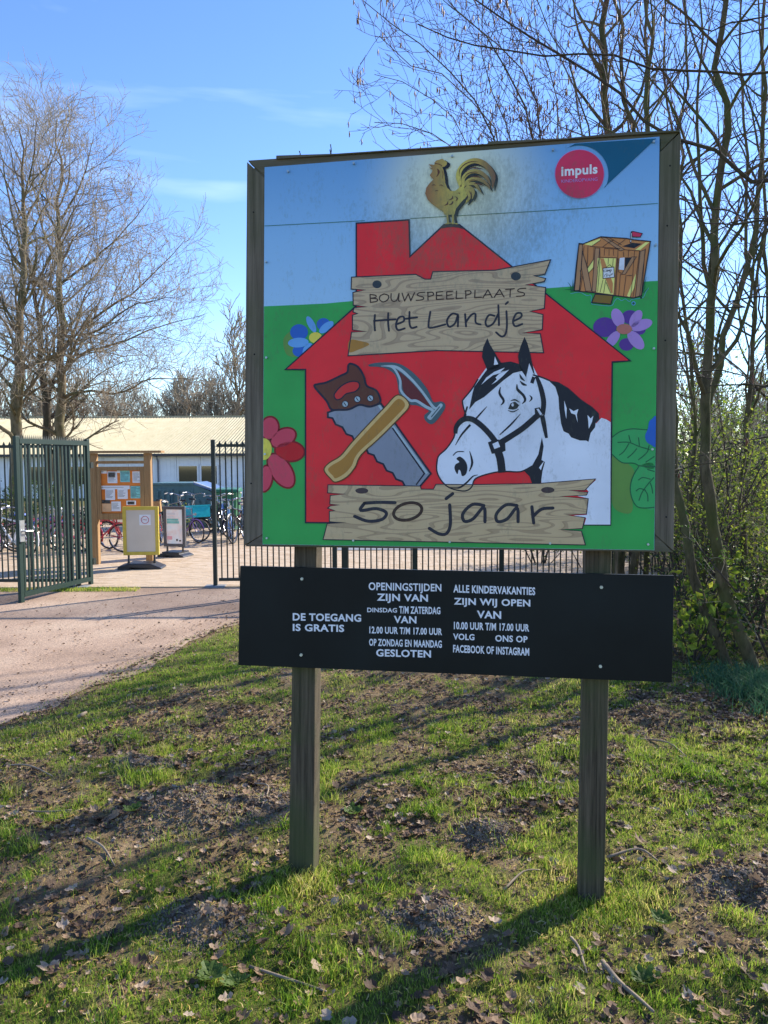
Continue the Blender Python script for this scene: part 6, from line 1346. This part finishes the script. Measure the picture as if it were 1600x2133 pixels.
# litter
lit = lambda x, y: (x > edge_x(y) - .1) * (.30 + .7 * (1 - grass_mask(x, y))) * (.35 + vnoise(x * 3, y * 3) )
def leaf_mesh(seed, big=True):
    """one curled dry leaf: lobed outline, folded along its midrib"""
    r = np.random.RandomState(seed); n = 7; v = []; 
    for i in range(n):
        t = i / (n - 1); w = .42 * sin(pi * min(1, t * .94 + .05)) ** .8 * (1 + .7 * (i % 2)) * r.uniform(.6, 1.05); x = t - .5; c = .6 * (t - .5) ** 2 * r.uniform(.5, 1.8)
        v += [(x, -w, c + .28 * w * r.uniform(.3, 1.5)), (x, 0, c), (x, w, c + .28 * w * r.uniform(.2, 1.4))]
    f = []
    for i in range(n - 1):
        a = i * 3; f += [(a, a + 3, a + 4, a + 1), (a + 1, a + 4, a + 5, a + 2)]
    return np.array(v), np.array(f)
protoL = [leaf_mesh(k) for k in range(6)]
def litter(name, x, y, r, size, mat, zoff=.006, squash=1.0, protos=protoL, tb=.5, zfn=ground_h):
    N = len(x); Vs, Fs, T = [], [], []; off = 0; z = zfn(x, y)
    which = r.randint(0, len(protos), N)
    for p in range(len(protos)):
        I = np.where(which == p)[0]
        if not len(I): continue
        v, f = protos[p]; k = len(I); s = size * r.uniform(.5, 1.35, k); rz = r.rand(k) * 2 * pi; rx = r.randn(k) * .45
        v = v * np.array([1, squash, 1]); c, sn = np.cos(rz), np.sin(rz); cx, sxx = np.cos(rx), np.sin(rx)
        X = v[None, :, 0] * s[:, None]; Yv = v[None, :, 1] * s[:, None]; Z = v[None, :, 2] * s[:, None]
        Y2 = Yv * cx[:, None] - Z * sxx[:, None]; Z2 = Yv * sxx[:, None] + Z * cx[:, None]
        V = np.stack([X * c[:, None] - Y2 * sn[:, None] + x[I][:, None], X * sn[:, None] + Y2 * c[:, None] + y[I][:, None], Z2 + (z[I] + zoff)[:, None]], -1).reshape(-1, 3)
        Vs.append(V); Fs.append((f[None] + (np.arange(k) * len(v))[:, None, None] + off).reshape(-1, f.shape[1])); off += k * len(v)
        T.append(np.repeat(np.clip(r.normal(tb, .3, k), 0, 1), len(v)))
    o = obj(name, npmesh(name, np.concatenate(Vs), np.concatenate(Fs), mat, attrs={'tint': np.concatenate(T)})); return tag(o, kind='stuff')
x, y, r = scatter(15000, 1.7, 5.5, lit, 5, .9); tag(litter('leaf_litter', x, y, r, .019, 'leaf_litter', squash=.8, tb=.42), 'small dry brown leaf scraps lying in the grass', 'leaf litter')
lit2 = lambda x, y: lit(x, y) * (.25 + 1.0 * sstep(.3, 2.0, x - .3 * (y - 3)))
x, y, r = scatter(24000, 3.4, 9.5, lit2, 6, .9); tag(litter('leaf_litter', x, y, r, .030, 'leaf_litter', squash=.8, tb=.50), 'dry fallen leaves covering the ground towards the trees', 'leaf litter')
small = [(np.array([(-.5, -.05, 0), (.0, -.02, .10), (.5, -.10, .02), (.48, -.02, .02), (0, .09, .09), (-.5, .03, 0)]), np.array([(0, 1, 4, 5), (1, 2, 3, 4)]))]
x, y, r = scatter(13000, 1.7, 7.5, lambda x, y: (x > edge_x(y) - .15) * (.3 + vnoise(x * 4 + 5, y * 4)), 7, .9)
tag(litter('straw_bits', x, y, r, .026, 'straw', .010, 1.0, small, .42), 'yellow catkin scales and straw bits strewn over the lawn', 'leaf litter')
x, y, r = scatter(1700, 1.7, 4.6, lambda x, y: lit(x, y) * (vnoise(x * 2.5 + 9, y * 2.5) > .5), 21, .9); tag(litter('leaf_litter', x, y, r, .036, 'leaf_litter', .012, .9, tb=.5), 'larger crumpled brown leaves gathered in the hollows of the near lawn', 'leaf litter')
# scattered bits on the path
y = 4 + rng.rand(1500) * 6; x = edge_x(y) - rng.rand(1500) ** 2.5 * 4; m_ = x < edge_x(y) - .02; x, y = x[m_], y[m_]
tag(litter('leaf_litter', x, y, rng, .02, 'leaf_litter', .008, zfn=lambda x, y: 0 * x + .006), 'a few dry leaf scraps lying on the gravel path', 'leaf litter')
# soil crumbs on the molehills
cr_v = np.array([(-1, -.8, -.5), (1, -.7, -.4), (.8, 1, -.5), (-.9, .8, -.6), (-.5, -.5, .7), (.6, -.4, .6), (.4, .6, .8), (-.6, .5, .5)]) * .5; cr_f = np.array([(4, 5, 6, 7), (0, 1, 5, 4), (1, 2, 6, 5), (2, 3, 7, 6), (3, 0, 4, 7)])
simple('soil_crumb', (.17, .135, .105), 1, var=.3, scale=30)
xs, ys_ = [], []
for mx_, my_, rr, hh in mole:
    n = int(2600 * rr / .3); a = rng.rand(n) * 6.28; q = rng.rand(n) ** .6 * rr * 1.15; xs.append(mx_ + np.cos(a) * q); ys_.append(my_ + np.sin(a) * q / 1.2)
x, y = np.concatenate(xs), np.concatenate(ys_)
tag(litter('soil_crumbs', x, y, rng, .010, 'soil_crumb', .0, 1, [(cr_v, cr_f)]), 'loose dark crumbs of earth on the molehills', 'soil')
# the largest single leaves and twigs
big = []
r = np.random.RandomState(15)
spots = [(548, 1985), (455, 2005), (290, 2028), (300, 2085), (885, 1972), (915, 1985), (865, 1935), (925, 1895), (1250, 1975), (1030, 1930), (1060, 1960), (1400, 1830), (735, 1560), (215, 1625), (515, 1685), (1545, 2050), (770, 2070), (1180, 1700), (965, 1700), (1265, 2080), (905, 2085), (1065, 2090), (1100, 2030), (1015, 2055), (985, 2120), (1410, 2005), (1390, 1955), (700, 1655), (150, 1870), (95, 1780), (240, 1720), (370, 1640), (600, 1960), (660, 2030), (1330, 1760), (1440, 1700), (1500, 1790)]
pl = [bpy.data.meshes.new('x')] * 0
for k in range(5):
    v, f = leaf_mesh(60 + k); pl.append(npmesh('dry_leaf', v, f, 'leaf_litter', attrs={'tint': np.full(len(v), [.15, .35, .5, .7, .9][k])}))
tone = ['dark brown', 'brown', 'tan', 'pale', 'greyish white']
for i, (px, py) in enumerate(spots):
    g = G(px, py); k = r.randint(5); o = obj('dry_leaf', pl[k]); s = r.uniform(.035, .058)
    o.location = (g[0], g[1], float(ground_h(np.array([g[0]]), np.array([g[1]]))[0]) + .02); o.rotation_euler = (r.uniform(-.5, .5), r.uniform(-.4, .4), r.rand() * 6.28); o.scale = (s, s, s)
    tag(o, '%s curled dry leaf lying among the grass near the signboard posts' % tone[k], 'leaf', '%s dry leaves' % tone[k])
simple('stick', (.26, .20, .14), .9, var=.35, scale=20)
for i, (pts, rr, lb) in enumerate([([(1190, 1955), (1205, 1985), (1215, 2015), (1222, 2045)], .006, 'thin pale twig lying below the foot of the right post'), ([(1255, 2010), (1290, 2065), (1330, 2100), (1360, 2140)], .009, 'thick pale broken stick at the bottom edge right of centre'), ([(165, 1500), (180, 1492)], .018, 'short stub of wood lying near the path edge'),
                                   ([(183, 1770), (215, 1790), (240, 1820)], .006, 'bent twig lying at the far left of the lawn'), ([(530, 1640), (560, 1660), (545, 1700)], .005, 'curved twig left of the left post'), ([(710, 1695), (745, 1680), (770, 1662)], .005, 'straight twig just right of the left post'), ([(520, 2020), (600, 2045), (680, 2080)], .006, 'long thin twig at the bottom below the left post'), ([(1050, 1855), (1090, 1825), (1125, 1815)], .005, 'slanting twig left of the right post'),
                                   ([(1265, 1790), (1330, 1780), (1370, 1805)], .007, 'dark twig right of the right post'), ([(1330, 1560), (1390, 1570), (1430, 1600)], .006, 'thin twig on the bare strip right of the right post'), ([(10, 1600), (60, 1605), (110, 1625)], .006, 'twig at the left edge below the path'), ([(0, 1690), (80, 1700), (150, 1700)], .006, 'dark twig at the left edge of the lawn')]):
    P = [G(*q) for q in pts]; P = np.array([(p[0], p[1], float(ground_h(np.array([p[0]]), np.array([p[1]]))[0]) + .012 + .006 * (k % 2)) for k, p in enumerate(P)])
    P = np.array(catmull(P, 4)) if len(P) > 2 else P
    o = MB().tube(P, np.linspace(rr, rr * .55, len(P)), 6).build('fallen_twig', 'stick', smooth=True); tag(o, lb, 'twig')
# small rosette weeds
for i, (px, py) in enumerate([(440, 2050), (490, 2060), (1380, 1925), (735, 1700), (275, 1720), (1340, 2060)]):
    g = G(px, py); v, f = leaf_mesh(90 + i); V = []; F = []; rr = np.random.RandomState(i)
    for k in range(9):
        a = k * .7 + rr.rand() * .3; s = .045 * rr.uniform(.7, 1.2); w = v * np.array([s, s * .7, s]); w[:, 0] += s * .6; w[:, 2] += np.maximum(0, w[:, 0]) * .5
        V.append(np.stack([w[:, 0] * cos(a) - w[:, 1] * sin(a), w[:, 0] * sin(a) + w[:, 1] * cos(a), w[:, 2] + .01], 1)); F.append(f + k * len(v))
    o = obj('weed', npmesh('weed', np.concatenate(V), np.concatenate(F), 'leaf_green', attrs={'tint': np.full(9 * len(v), .75)})); o.location = (g[0], g[1], float(ground_h(np.array([g[0]]), np.array([g[1]]))[0]))
    tag(o, ['small leafy weed at the bottom edge left of centre', 'second leafy weed at the bottom edge beside the first', 'leafy weed right of the right post foot', 'tiny weed just right of the left post', 'tiny weed below the large molehill', 'leafy weed near the bottom right beside the pale stick'][i], 'weed')
